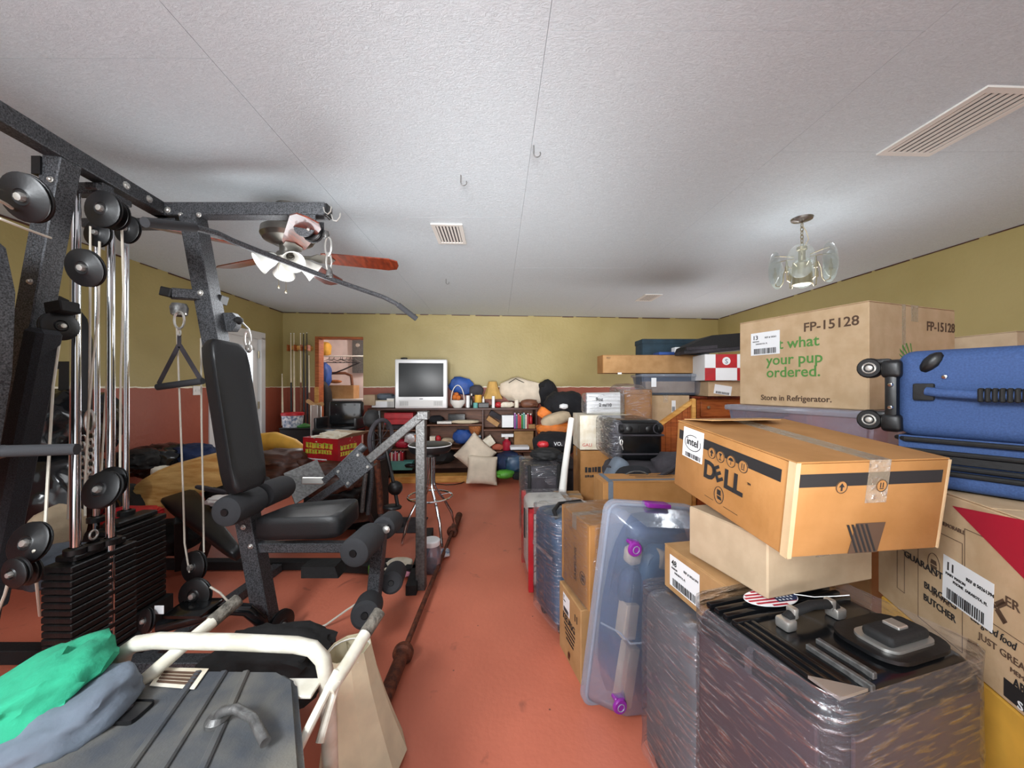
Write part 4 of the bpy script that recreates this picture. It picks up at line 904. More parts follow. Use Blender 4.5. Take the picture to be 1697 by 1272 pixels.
# --- under-bed bin standing on end, see-through, purple latches
o = V((.291, 1.576, .012)); xd_ = V((.46, .13, 0)).normalized(); fr = frame(o, xd_) @ Matrix.Rotation(math.radians(8), 4, 'Y')
WB, HBn = .47, .87
t = thing('storage_bin', 'tall clear underbed bin standing on end with purple latches, full of books and blue cloth', 'storage bin', frame=fr)
fm = Matrix(((1, 0, 0, 0), (0, 0, 1, 0), (0, 1, 0, 0), (0, 0, 0, 1)))   # outline in x-z, thickness along +y
B().prism(rrect(WB, HBn, .05, 5), fm, .022).make('lid', 'bin_thick', t, world=False)
b = B(); out = rrect(WB-.03, HBn-.03, .045, 5); inn = rrect(WB-.14, HBn-.12, .05, 5)
v0 = [b.bm.verts.new((x+.015, 0, z+.015)) for x, z in out]; v1 = [b.bm.verts.new((x+.08, -.13, z+.055)) for x, z in inn]
k = len(v0)
for i in range(k): b.bm.faces.new((v0[i], v0[(i+1) % k], v1[(i+1) % k], v1[i]))
b.bm.faces.new(v1); b.solid(.002); b.make('tub', 'bin', t, world=False, smooth=60)
b = B().tube([(x+.015, -.004, z+.015) for x, z in out], .006, 6, closed=True); b.make('rim', 'bin_thick', t, world=False)
for x, z, r in ((.062, .715, 0), (.080, .10, 0)):
    q = B().lathe([(0, -.012), (.026, -.012), (.03, -.006), (.03, 0)], (x+.01, -.128, z), (0, 1, 0), 20).box((x-.015, -.133, z+.015), (x+.03, -.10, z+.03), None, .004).make('latch', 'purple', t, world=False)
    B().tube([(x+.01+.014*math.cos(a), -.142, z+.014*math.sin(a)) for a in [k*.42 for k in range(15)]], .002, 5, closed=True).make('latch_ring', 'bin_thick', q, world=False)
B().box((.19, -.03, HBn-.018), (.31, .024, HBn+.003), None, .006, 2).make('latch', 'purple', t, world=False)
b = B().tube([(.03, -.02, .36), (.09, -.075, .35), (.1, -.137, .345), (WB-.1, -.137, .35)], .004, 6); b.make('band', 'bin_thick', t, world=False)
def inside(lab, nm, cat, c, s, m, rot=0, grp=None, blob=False):
    g = fr @ Matrix.Translation(c)
    if blob: o_ = B().blob((0, 0, 0), s, disp=.12, e=3, seed=c[2]*9); 
    else: o_ = B().box((-s[0]/2, -s[1]/2, -s[2]/2), (s[0]/2, s[1]/2, s[2]/2), Matrix.Rotation(rot, 4, 'Y'), .003)
    o_ = o_.make(nm, m, None, world=False); o_.matrix_world = g; WM[o_.name] = g; tag(o_, lab, cat, grp); return o_
inside('olive-grey book lowest in the clear underbed bin', 'book', 'book', (.15, -.065, .175), (.05, .07, .24), 'pillow_beige', .04)
inside('blue hardback book in the bin behind the olive one', 'book', 'book', (.195, -.03, .20), (.03, .05, .26), 'steel_blue', -.03)
inside('small tan box halfway up inside the clear underbed bin', 'box', 'box', (.125, -.06, .40), (.06, .07, .14), 'carton_pale', 0)
inside('tan card box near the top of the clear underbed bin', 'box', 'box', (.245, -.09, .66), (.05, .05, .07), 'carton_pale', .1)
inside('folded steel blue cloth filling the lower right of the underbed bin', 'folded_cloth', 'cloth', (.30, -.06, .27), (.19, .09, .44), 'navy', 0, None, True)
inside('folded blue cloth in the upper half of the underbed bin', 'folded_cloth', 'cloth', (.29, -.06, .57), (.25, .10, .26), 'steel_blue', 0, None, True)
inside('large dark blue blanket packed behind everything in the underbed bin', 'blanket', 'cloth', (.25, -.012, .44), (.40, .05, .74), 'navy', 0, None, True)
inside('navy folded cloth at the top of the underbed bin', 'folded_cloth', 'cloth', (.22, -.05, .755), (.26, .07, .08), 'navy', 0, None, True)
inside('dark round tin seen through the upper left of the underbed bin', 'tin', 'tin', (.13, -.05, .53), (.10, .06, .14), 'navy', 0, None, True)
inside('pink and brown soft toy pressed in the underbed bin', 'cloth_bundle', 'cloth', (.125, -.05, .66), (.07, .05, .08), 'pillow_beige', 0, None, True)
# --- coffee maker carton and orange carton above it
kn = V((.312, 1.70, 0)); kd = V((.249, 1.97, 0)); fr = frame_y(kn, kd-kn)
t = carton('tan floor carton lettered KEURIG, below the orange carton and beside the clear bin', fr, .34, .275, .345, 'carton', tape=None, flaps=False)
fL = face('left', .34, .275, .345) @ Matrix.Translation((0, 0, .0008))
text('KEURIG', 'lettering', 'ink', t, fL, .055, .185, .045, bold=.02)
for k_ in range(4): blocks('printed_line', 'ink', t, fL, .07+.01*k_, .162-.02*k_, .14-.015*k_, .012, k_+1)
text('11', 'lettering', 'ink', t, fL, .20, .255, .045, bold=.02)
label_sheet(t, fL, .06, .225, .085, .09, '7', lines=('MASON',), seed=12)
rects('stain', 'rust', t, fL, [(.12, .02, .145, .05), (.13, .04, .15, .06)], .0003)
un = V((.345, 1.668, .352)); ud = V((.263, 1.98, .352)); fr = frame_y(un, ud-un)
t = carton('orange-brown carton lettered SAMSUNG sideways, wrapped in film, on the coffee maker box', fr, .34, (ud-un).length, .385, 'carton_orange', tape='y')
fL = face('left', .34, (ud-un).length, .385) @ Matrix.Translation((0, 0, .0008))
text('SAMSUNG', 'lettering', 'ink_brown', t, fL, .185, .07, .035, rot=math.pi/2, bold=.012)
b = B().tube([fL @ V((.255+.028*math.cos(a), .12+.028*math.sin(a), 0)) for a in [k*.3 for k in range(21)]], .002, 4, closed=True).box((.24, .105, 0), (.27, .135, .0004), fL); b.make('round_mark', 'ink_brown', t, world=False, smooth=0)
film(t, .34, (ud-un).length, .385, .006, 'film', seed=5)
fr = frame(V((.50, 2.05, .56)), V((1, .05, 0)))
t = carton('orange-brown box with a grey strap just behind the clear bin lid', fr, .50, .20, .275, 'carton_orange', tape=None)
B().box((.028, -.002, 0), (.055, -.0002, .275)).box((.028, -.002, .275), (.055, .20, .277)).box((.03, .03, .275), (.50, .055, .2772)).make('strap', 'grey_cloth', t, world=False, smooth=0)
fF = face('front', .5, .2, .275) @ Matrix.Translation((0, 0, .0008)); fT = face('top', .5, .2, .275) @ Matrix.Translation((0, 0, .0008))
blocks('printed_line', 'ink_brown', t, fT, .2, .14, .25, .014, 5); blocks('printed_line', 'ink_brown', t, fT, .22, .1, .22, .014, 6)
carton('plain box standing on the floor below the strapped box', frame(V((.64, 2.05, 0)), V((1, .05, 0))), .34, .2, .555, 'carton', tape=None, flaps=False)
# --- luggage row along the aisle
bn = V((.243, 1.99, 0)); bd = V((.13, 2.28, 0))
t = suitcase('steel blue hard suitcase in glossy film standing beside the orange carton', frame_y(bn, bd-bn), .30, .31, .64, 'steel_blue', ribs=3, filmed='film_dense', handle=False)
B().tube([(.02, .05, .64), (.03, .10, .665), (.10, .17, .675), (.24, .17, .675), (.28, .17, .64)], .012, 8).make('handle', 'black_plastic', t, world=False)
B().box((-.02, .03, .42), (-.016, .28, .44)).make('film_band', 'film_dense', t, world=False)
rn = V((.119, 2.42, 0)); rd_ = V((.075, 2.96, 0))
t = suitcase('small red suitcase behind the steel blue one with white tag', frame_y(rn, rd_-rn), .30, .44, .56, 'white_plastic', ribs=0, wheels=True, filmed='film', handle=False)
b = B(); b.box((-.012, -.01, .03), (.02, .03, .57), None, .004); b.box((-.012, -.01, .535), (.31, .03, .57), None, .004); b.box((-.012, .40, .03), (.02, .44, .57), None, .004); b.make('frame', 'red', t, world=False)
B().box((-.016, .2, .3), (-.01, .24, .5)).make('zip', 'black_matte', t, world=False)
t = suitcase('tall black soft suitcase with silvery film front near the bar stool aisle', frame_y(V((.125, 3.05, 0)), V((-.05, .4, 0))), .27, .42, .70, 'dark_cloth', ribs=0, wheels=True, filmed='film_dense', handle=False)
B().box((.03, -.012, .1), (.24, .004, .62), None, .006).make('front_pocket', 'charcoal_cloth', t, world=False)
for x in (.0, .245): B().box((x, -.018, .05), (x+.03, .0, .72), None, .006).make('edge_panel', 'black_matte', t, world=False)
B().tube([(.05, -.02, .0), (-.02, -.02, .06), (-.02, -.02, .3)], .012, 8).make('foot_rail', 'black_plastic', t, world=False)
# roll of white wrap leaning
a1 = at(930, 818, 2.85); a1.z = max(a1.z, .55); a2 = at(962, 692, 3.0)
wr = tag(B().tube([V((.385, 2.86, .545)), V((.42, 2.98, .70)), V((.50, 3.15, 1.09))], .03, 16, r2=.024).make('plastic_roll', 'white_plastic'), 'long white roll of plastic sheeting leaning upright left of the white card box', 'roll')
B().lathe([(0, 0), (.018, 0), (.024, .002)], V((.50, 3.15, 1.091)), (.08, .17, .39), 16).make('roll_end', 'carton_pale', wr)
carton('small box on the floor that the white roll stands on', frame(V((.33, 2.78, 0)), V((1, 0, 0))), .2, .2, .53, 'carton', flaps=True)
# --- stack behind: white card box, cups, pink-wrapped box
fr = frame(V((.60, 3.30, .80)), V((1, .02, 0)))
t = carton('white card box with faint red letters GALI, left of the wheeled black case', fr, .44, .34, .305, 'white_card', tape=None)
text('GALI', 'lettering', 'ink_red', t, face('front', .44, .34, .305) @ Matrix.Translation((0, 0, .0008)), .02, .03, .04)
t = carton('orange kraft box printed with black marks under the white card box', frame(V((.60, 3.28, 0)), V((1, .02, 0))), .44, .34, .795, 'carton_orange', flaps=False)
blocks('printed_marks', 'ink', t, face('front', .44, .34, .8), .04, .60, .14, .06, 3); blocks('printed_line', 'ink', t, face('front', .44, .34, .8), .04, .56, .15, .025, 4)
cu = thing('cup_pack', 'film-wrapped clear pack of plastic cups marked with black pen on the white card box', 'pack', (.85, 3.4, 1.105))
B().box((.655, 3.36, 1.108), (1.02, 3.56, 1.30), None, .03, 3).make('wrap', 'film_dense', cu)
for i in range(5):
    B().lathe([(0, 0), (.028, 0), (.034, .3), (.036, .3)], V((.675, 3.40+.0*i, 1.135+i*.035)), (1, 0, 0), 14).make('cup_stack', 'silver', cu)
fmx = Matrix(((1, 0, 0, .70), (0, 0, -1, 3.355), (0, 1, 0, 1.16), (0, 0, 0, 1)))
text('9oz', 'pen_mark', 'ink', cu, fmx, .05, .07, .045, bold=.02, world=True); text('2 m/10', 'pen_mark', 'ink', cu, fmx, .08, .02, .04, bold=.02, world=True)
t = carton('orange-tan box under crumpled pinkish film right of the cup pack', frame(V((1.06, 3.52, 1.0)), V((1, .03, 0))), .26, .3, .33, 'carton_orange')
film(t, .26, .3, .33, .012, 'film_dense', seed=9)
B().blob((.06, .12, .32), (.30, .26, .12), disp=.2, e=3, seed=4).make('crumpled_film', 'film_dense', t, world=False)
carton('box standing on the floor under the orange-tan film-topped box', frame(V((1.06, 3.52, 0)), V((1, .03, 0))), .26, .3, .99, 'carton', flaps=False)
# --- black cabin case lying flat with wheels to the camera, grey bag below
def lying_case():
    t = thing('suitcase', 'black cabin suitcase lying flat, its four wheels facing the camera, half in film', 'suitcase', (.84, 2.5, .86))
    B().box((.675, 2.48, .86), (1.005, 2.98, 1.135), None, .045, 4).make('shell', 'black_gloss', t, smooth=50)
    for z in (.905, 1.03): B().box((.67, 2.474, z), (1.01, 2.6, z+.012), None, .004).make('zip', 'charcoal_cloth', t)
    B().box((.69, 2.472, 1.045), (.99, 2.485, 1.12), None, .012, 2).make('wheel_panel', 'black_plastic', t)
    for x in (.715, .965):
        wv = B().lathe([(0, -.014), (.024, -.014), (.028, -.009), (.028, .009), (.024, .014), (0, .014)], (x, 2.455, 1.083), (1, 0, 0), 18).make('wheel', 'black_plastic', t)
        B().lathe([(.03, 0), (.034, 0), (.036, .012), (.03, .014)], (x, 2.478, 1.083), (0, -1, 0), 18).make('wheel_cup', 'charcoal_cloth', t)
        B().lathe([(0, .002), (.008, 0), (.009, -.002)], (x, 2.452, 1.083), (0, -1, 0), 8).make('hub', 'zinc', wv)
    for x in (.775, .905): B().lathe([(.018, 0), (.022, .004), (.014, .008), (0, .008)], (x, 2.472, 1.078), (0, -1, 0), 12).make('foot_stud', 'black_plastic', t)
    B().box((.838, 2.466, 1.06), (.842, 2.474, 1.105)).make('slot', 'black_matte', t)
    b = B(); oval(b, (.72, 2.465, .992), .035, .016, .004); b.bar(V((.722, 2.464, .975)), V((.732, 2.464, .94)), .012, .006); b.make('zip_pull', 'zinc', t)
    o = B().box((.655, 2.46, .855), (.74, 2.96, 1.14), None, .04, 3).make('stretch_film', 'film_dense', t)
    return t
lying_case()
bg = thing('travel_bag', 'slack charcoal travel bag lying under the black wheeled cabin suitcase', 'bag', (.84, 2.5, .60))
B().blob((.90, 2.50, .775), (.54, .46, .18), disp=.09, e=3.2, seed=5, sub=4, freq=5).blob((1.02, 2.34, .86), (.26, .22, .17), disp=.14, e=2.6, seed=9, sub=3, freq=5).make('body', 'charcoal_cloth', bg, smooth=60)
B().blob((.745, 2.29, .80), (.22, .10, .15), disp=.05, e=2.6, seed=2).make('end_pocket', 'dark_cloth', bg)
B().tube([V((.745+.085*math.cos(a), 2.24-.01*math.sin(a), .80+.055*math.sin(a))) for a in [k*.35 for k in range(19)]], .004, 6).make('zip', 'steel', bg)
B().tube([V((.82, 2.24, .81)), V((.88, 2.22, .83)), V((.95, 2.22, .87)), V((1.0, 2.25, .89))], .012, 6).make('strap', 'charcoal_cloth', bg)
B().bar(V((.86, 2.26, .80)), V((.90, 2.24, .74)), .02, .01).make('buckle', 'steel', bg)
tag(B().blob((.675, 2.44, .80), (.10, .16, .20), rot=(0, .5, 0), disp=.03, e=4).make('foam_block', 'grey_cloth'), 'pale grey foam block leaning at the left end of the charcoal bag', 'foam block')
carton('box on the floor carrying the charcoal travel bag', frame(V((.66, 2.42, 0)), V((1, 0, 0))), .42, .42, .675, 'carton_orange', flaps=True)
# --- far stack: long carton, clear bin, kraft boxes
fr = frame(V((.925, 3.80, 1.495)), V((1, .02, 0)))
t = carton('very long narrow orange-tan carton lying across the top of the far stack', fr, 1.03, .22, .185, 'carton', tape=None, flaps=True)
text('FEZ', 'lettering', 'ink', t, face('front', 1.03, .22, .185) @ Matrix.Translation((0, 0, .0008)), .035, .145, .025); rects('label_sheet', 'paper', t, face('front', 1.03, .22, .185), [(.15, -.012, .19, .006)])
B().box((.93, -.004, .02), (.97, -.001, .12)).make('tape', 'tape', t, world=False); B().box((-.004, -.003, 0), (.0, .22, .185)).make('end_flap', 'carton_orange', t, world=False)
fr = frame(V((1.30, 3.74, 1.275)), V((1, .02, 0)))
t = bin_('shallow clear bin upside down under the long carton', fr, .66, .3, .21)
tt = carton('flattened box seen inside the shallow clear bin', fr @ Matrix.Translation((.06, .05, .02)), .5, .18, .12, 'carton_pale', tape=None, flaps=False)
rects('label_sheet', 'paper', t, face('front', .66, .3, .21) @ Matrix.Translation((0, 0, .01)), [(.09, .08, .14, .17)])
fr = frame(V((1.29, 3.72, .80)), V((1, .02, 0))); t = carton('brown box with a white slip in a plastic sleeve under the shallow bin', fr, .48, .36, .47, 'carton_tan', tape='x2')
rects('label_sheet', 'paper', t, face('front', .48, .36, .47), [(.30, .30, .34, .42)]); barcode(t, face('front', .48, .36, .47) @ Matrix.Translation((0, 0, .001)), .305, .31, .03, .05, 2)
rects('tape_dark', 'ink_brown', t, face('front', .48, .36, .47), [(0, .05, .20, .12)]); rects('label_sheet', 'paper', t, face('front', .48, .36, .47) @ Matrix.Translation((0, 0, .001)), [(.12, .03, .22, .12)])
carton('brown floor box under the box with the white slip', frame(V((1.29, 3.72, 0)), V((1, .02, 0))), .48, .36, .795, 'carton', flaps=False)
# dresser
fr = frame(V((1.86, 3.74, 0)), V((1, .02, 0))); wd_ = .89
t = thing('dresser', 'reddish wooden dresser with small round knobs behind the boxes on the right', 'dresser', frame=fr)
B().box((0, .02, 0), (wd_, .45, 1.235), None, .004).make('carcass', 'honey_wood', t, world=False); B().box((-.07, -.02, 1.235), (wd_+.03, .47, 1.262), None, .006).make('top', 'mahogany', t, world=False)
for r in range(4):
    for c in range(2):
        dw = B().box((.03+c*.46, .0, 1.235-.20-r*.24+.02), (.47+c*.46, .02, 1.215-r*.24+.0), None, .006).make('drawer', 'honey_wood', t, world=False)
        B().lathe([(0, .025), (.014, .022), (.017, .014), (.008, .006), (.008, 0)], (.10+c*.2, .0, 1.15-r*.24), (0, -1, 0), 12).make('knob', 'brass', dw, world=False)
# slanted slatted pine side
t = thing('bed_headboard', 'honey pine slatted headboard with a sloping top, leaning between the brown box and the dresser', 'headboard', (1.45, 3.3, 0))
def ptop(x): return 1.06+(x-1.32)*.70
b = B().prism([(1.30, ptop(1.30)-.04), (1.30, ptop(1.30)), (1.60, ptop(1.60)), (1.60, ptop(1.60)-.04)], Matrix(((1, 0, 0, 0), (0, 0, -1, 3.32), (0, 1, 0, 0), (0, 0, 0, 1))), .04); b.make('top_rail', 'pine', t)
for i in range(6):
    x = 1.305+i*.049; B().prism([(x, 0), (x+.046, 0), (x+.046, ptop(x+.046)-.04), (x, ptop(x)-.04)], Matrix(((1, 0, 0, 0), (0, 0, -1, 3.318), (0, 1, 0, 0), (0, 0, 0, 1))), .02).make('slat', 'honey_wood', t)
B().box((1.575, 3.27, 0), (1.61, 3.32, 1.25), None, .004).make('post', 'pine', t)
fr = frame(V((1.90, 3.62, 1.264)), V((1, .02, 0)))
t = carton('small brown box with a white label on the dresser under the checkered carton', fr, .34, .26, .148, 'carton_tan', tape=None)
label_sheet(t, face('front', .34, .26, .148), .05, .03, .17, .09, None, rot=-.15, lines=(), seed=6)
fr = frame(V((1.835, 3.56, 1.416)), V((1, -.04, 0)))
t = thing('cardboard_box', 'red and white checkered carton with a round badge, near the back right', 'box', frame=fr)
B().box((0, 0, 0), (.42, .3, .25), None, .004).make('body', 'paper', t, world=False); fF = face('front', .42, .3, .25)
rects('red_square', 'red', t, fF, [(.10, .12, .30, .25), (0, .0, .10, .12), (.30, .0, .42, .12)]); B().lathe([(0, .002), (.038, .002), (.038, .0)], fF @ V((.20, .185, 0)), (0, -1, 0), 24).make('badge', 'paper', t, world=False)
text('S', 'lettering', 'steel_blue', t, fF @ Matrix.Translation((0, 0, .003)), .20, .162, .06, 'CENTER')
for k in range(3): pass
cs = thing('instrument_case', 'black case with a grey padded edge lying on the checkered carton', 'case', (2.0, 3.65, 1.67))
fm = Matrix.Translation((1.66, 3.60, 1.672)) @ Matrix.Rotation(-.08, 4, 'Y')
B().prism([(0, .0), (.25, .0), (.30, .0), (.68, .0), (.68, .3), (0, .3)], fm, .03).make('base', 'charcoal_cloth', cs)
B().prism([(.0, 0), (.66, 0), (.66, .03), (.58, .13), (.28, .13), (.02, .04)], fm @ Matrix(((1, 0, 0, 0), (0, 0, 1, 0), (0, 1, 0, .028), (0, 0, 0, 1))), .28).make('lid', 'black_matte', cs)
B().box((.02, -.006, .03), (.32, 0, .06), fm).make('padded_edge', 'charcoal_cloth', cs)
t = thing('fabric_panel', 'tall dark teal fabric-covered box standing behind the far stack of cartons', 'fabric box', (1.85, 4.35, 0))
b = B().box((1.48, 4.25, 0), (2.25, 4.5, 1.89), None, .02, 2); b.make('body', 'dark_blue_cloth', t); B().box((1.475, 4.245, 1.84), (2.255, 4.505, 1.90), None, .01, 2).make('lid', 'dark_blue_cloth', t)
tag(B().box((1.50, 3.82, 1.682), (1.70, 3.98, 1.712), None, .004).make('book', 'blue'), 'thin violet-blue book on top of the long narrow carton', 'book')
tag(B().box((1.66, 3.81, 1.682), (1.78, 3.9, 1.76), Matrix.Identity(4), .004).make('box', 'paper'), 'small white box on the long narrow carton beside the blue book', 'box')
# ================================================================ ceiling fan and chandelier
FC = at(478, 395, 2.36)
fan = thing('ceiling_fan', 'bronze ceiling fan with reddish wood blades and frosted glass shades, behind the gym beam', 'ceiling fan', (FC.x, FC.y, 1.95))
fx, fy = FC.x, FC.y
B().lathe([(0, HC), (.07, HC), (.072, HC-.02), (.045, HC-.055), (.015, HC-.065), (.013, HC-.12)], (fx, fy, 0), n=28).make('canopy', 'nickel', fan)
B().lathe([(.013, 2.40), (.05, 2.395), (.06, 2.375), (.115, 2.365), (.15, 2.34), (.155, 2.30), (.14, 2.275), (.10, 2.262), (.085, 2.25), (.05, 2.245), (.05, 2.20), (.065, 2.195), (.068, 2.165), (.04, 2.145), (.03, 2.12), (0, 2.115)], (fx, fy, 0), n=36).make('motor_housing', 'nickel', fan)
rr = B()
for k in range(5):
    a = math.radians((18, 90, 157, 222, 308)[k]); u = V((math.cos(a), math.sin(a), 0)); v = V((-u.y, u.x, 0)); c = V((fx, fy, 2.185))
    tl = Matrix(((u.x, v.x, 0, c.x), (u.y, v.y, 0, c.y), (0, 0, 1, c.z), (0, 0, 0, 1))) @ Matrix.Rotation(-.22, 4, 'X')
    bl = B().prism([(.19, -.05), (.22, -.062), (.60, -.072), (.655, -.05), (.665, 0), (.655, .05), (.60, .072), (.22, .062), (.19, .05)], tl, .007).make('blade', 'mahogany', fan)
    B().prism([(.06, -.012), (.13, -.018), (.17, -.05), (.24, -.045), (.27, 0), (.24, .045), (.17, .05), (.13, .018), (.06, .012)], tl @ Matrix.Translation((0, 0, -.006)), .005).make('blade_iron', 'nickel', bl)
for k in range(4):
    a = math.radians(40+90*k); u = V((math.cos(a), math.sin(a), 0)); ax = (u*.85+V((0, 0, -.55))).normalized(); c = V((fx, fy, 2.165))+u*.06
    sd = B().lathe([(.018, 0), (.03, .01), (.042, .04), (.052, .08), (.066, .115), (.063, .112), (.048, .08), (.038, .04), (.026, .014)], c, ax, 20).make('glass_shade', 'frost', fan)
    B().lathe([(0, -.012), (.02, -.01), (.022, .01), (.018, .016)], c, ax, 14).make('holder', 'nickel', sd)
for dx, zz in ((-.03, 1.99), (.015, 1.96)):
    B().tube([(fx+dx, fy-.05, 2.14), (fx+dx, fy-.05, zz)], .0012, 5).lathe([(0, 0), (.006, .006), (.007, .014), (0, .03)], (fx+dx, fy-.05, zz-.028), n=10).make('pull_chain', 'brass', fan)
CC = fl(1329, 362, 2.5) if False else at(1329, 362, 2.54); cx_, cy_ = CC.x, CC.y
chd = thing('chandelier', 'small brass chandelier with clear oval glass panels and curved arms on a chain', 'chandelier', (cx_, cy_, 2.0))
B().lathe([(0, HC), (.065, HC), (.06, HC-.012), (.02, HC-.02), (0, HC-.03)], (cx_, cy_, 0), n=28).make('canopy', 'nickel', chd)
for i in range(6):
    q = B(); oval(q, (cx_, cy_, 2.452-i*.026), .036, .018, .003, V((1, 0, 0)) if i % 2 else V((0, 1, 0)), 10); q.make('chain_link', 'brass', chd)
B().tube([(cx_, cy_, 2.46), (cx_+.03, cy_, 2.41), (cx_+.045, cy_, 2.36), (cx_+.02, cy_, 2.31), (cx_, cy_, 2.30)], .003, 6).make('cord', 'beige', chd)
cb_ = B().lathe([(0, 2.31), (.03, 2.305), (.03, 2.285), (.02, 2.28), (.02, 2.21), (.035, 2.20), (.052, 2.19), (.055, 2.06), (.058, 2.055), (.058, 2.05), (0, 2.05)], (cx_, cy_, 0), n=28).make('body', 'brass', chd)
B().lathe([(0, 2.047), (.045, 2.047), (.05, 2.05)], (cx_, cy_, 0), n=24).make('lens', 'frost', cb_)
for k in range(6):
    a = math.radians(20+60*k); u = V((math.cos(a), math.sin(a), 0)); c = V((cx_, cy_, 0)); Z = lambda z: V((0, 0, z))
    ar = B().tube([c+u*.05+Z(2.17), c+u*.085+Z(2.19), c+u*.10+Z(2.14), c+u*.105+Z(2.08), c+u*.12+Z(2.055), c+u*.145+Z(2.065), c+u*.15+Z(2.12)], .004, 8).make('arm', 'brass', chd)
    B().lathe([(0, 0), (.011, 0), (.011, .035), (.007, .04), (.005, .07), (0, .08)], c+u*.15+Z(2.12), n=10).make('candle_bulb', 'brass', ar)
    a2 = a+math.radians(30); u2 = V((math.cos(a2), math.sin(a2), 0)); v2 = V((-u2.y, u2.x, 0)); o_ = c+u2*.168+Z(2.17)
    fm = Matrix(((v2.x, 0, u2.x, o_.x), (v2.y, 0, u2.y, o_.y), (0, 1, 0, o_.z), (0, 0, 0, 1)))
    B().prism([(.078*math.cos(t_), .110*math.sin(t_)) for t_ in [2*math.pi*j/28 for j in range(28)]], fm, .005).make('glass_panel', 'glass', chd)
    B().tube([c+u2*.05+Z(2.24), c+u2*.13+Z(2.25), c+u2*.168+Z(2.25)], .003, 6).make('panel_arm', 'brass', chd)
# ================================================================ shelf unit along the back wall
SK = lambda px: (px-CX)/F
S0 = V((-2.08, 5.45, 0)); SD = V((1, .0807, 0)).normalized(); SF = frame(S0, SD)
def sx(px, dy=0):
    k = SK(px); y0 = S0.y+dy; y = (y0-.0807*S0.x)/(1-.0807*k); return ((k*y-S0.x)**2+(y-y0)**2)**.5*(1 if k*y > S0.x else -1), y
def sz(px, py, dy=0): return CZ-(py-HY)/F*sx(px, dy)[1]
SHT = 1.04; SL = sx(890)[0]
sh_ = thing('shelf_unit', 'long low dark brown shelf unit along the back wall under the television', 'shelf', frame=SF)
def sb(n, a, b_, m='mid_wood'): return B().box(a, b_, None, .003).make(n, m, sh_, world=False)
sb('top', (-.02, -.02, SHT-.03), (SL+.02, .36, SHT), 'dark_wood'); sb('back_panel', (0, .345, .05), (SL, .355, SHT-.03))
for px in (612, 706, 800, 889): x = sx(px)[0]; sb('divider', (x-.012, 0, 0), (x+.012, .345, SHT-.03), 'dark_wood')
bays = [(612, 706, (712, 744)), (706, 800, (703, 742)), (800, 889, (711, 747))]
for a, c, ys in bays:
    for py in ys: z = sz((a+c)/2, py); sb('shelf_board', (sx(a)[0]+.012, .0, z-.022), (sx(c)[0]-.012, .345, z), 'mid_wood')
    sb('bottom_board', (sx(a)[0]+.012, .02, .05), (sx(c)[0]-.012, .345, .075), 'dark_wood')
def it(name, cat, label, shape, m, px0, px1, py0, py1, dy=.05, dep=.12, m2=None, group=None, rot=0, extra=None):
    """small thing on the shelf unit, spanning those picture columns and rows at depth dy behind the shelf front"""
    x0, x1 = sx(px0, dy)[0], sx(px1, dy)[0]; z1, z0 = sz((px0+px1)/2, py0, dy), sz((px0+px1)/2, py1, dy)
    w_, h_ = x1-x0, z1-z0; c = V(((x0+x1)/2, dy+dep/2, z0)); T = SF @ Matrix.Translation(c)
    t = thing(name, label, cat, frame=T, group=group); L = lambda n, b_, mm_: b_.make(n, mm_, t, world=False)
    R_ = Matrix.Translation((0, 0, h_/2)) @ Matrix.Rotation(rot, 4, 'Y') @ Matrix.Translation((0, 0, -h_/2))
    if shape == 'box': L('body', B().box((-w_/2, -dep/2, 0), (w_/2, dep/2, h_*.86), R_, .003), m); L('lid', B().box((-w_/2-.002, -dep/2-.002, h_*.86), (w_/2+.002, dep/2+.002, h_), R_, .003), m2 or m)
    elif shape == 'book': L('cover', B().box((-w_/2, -dep/2, 0), (w_/2, dep/2, h_), R_, .002), m); L('pages', B().box((-w_/2+.003, -dep/2-.001, h_*.97), (w_/2-.003, dep/2, h_+.001), R_), 'paper')
    elif shape == 'bottle': r = w_/2; L('body', B().lathe([(0, 0), (r*.92, 0), (r, h_*.04), (r, h_*.62), (r*.45, h_*.78), (r*.4, h_*.86)], n=14), m); L('cap', B().lathe([(r*.42, h_*.86), (r*.48, h_*.87), (r*.48, h_), (0, h_)], n=12), m2 or 'white_plastic')
    elif shape == 'can': r = w_/2; L('body', B().lathe([(0, 0), (r, 0), (r, h_*.95), (r*.9, h_)], n=16), m); L('lid', B().lathe([(r*.9, h_), (r*.6, h_*1.0), (0, h_)], n=16), m2 or 'zinc')
    elif shape == 'blob': L('body', B().blob((0, 0, h_/2), (w_, dep, h_), disp=.18, e=2.6, seed=px0*.37, freq=5, rot=(0, rot, 0)), m)
    elif shape == 'bowl': r = w_/2; L('body', B().lathe([(0, 0), (r*.5, 0), (r*.95, h_*.6), (r, h_), (r*.92, h_), (r*.85, h_*.6), (0, h_*.1)], n=20), m)
    return t
# television
t = thing('television', 'silver tube television with a dark flat screen standing on the shelf unit', 'television', frame=SF @ Matrix.Translation((sx(697, -.1)[0], -.1, SHT)))
tw2 = (sx(741, -.1)[0]-sx(654, -.1)[0])/2; th_ = sz(697, 595, -.1)-SHT
B().box((-tw2, 0, 0), (tw2, .10, th_), None, .018, 3).make('bezel', 'silver', t, world=False)
bb = B().box((-tw2*.93, .09, .02), (tw2*.93, .30, th_*.96), None, .02, 2).box((-tw2*.6, .28, .05), (tw2*.6, .44, th_*.75), None, .04, 2); bb.make('rear_case', 'charcoal_cloth', t, world=False)
B().box((-tw2*.86, -.003, th_*.235), (tw2*.86, .02, th_*.925), None, .006, 2).make('screen', 'screen', t, world=False)
B().box((-tw2*.84, -.006, th_*.04), (tw2*.84, .0, th_*.17), None, .003).make('speaker_panel', 'white_paint', t, world=False)
b = B()
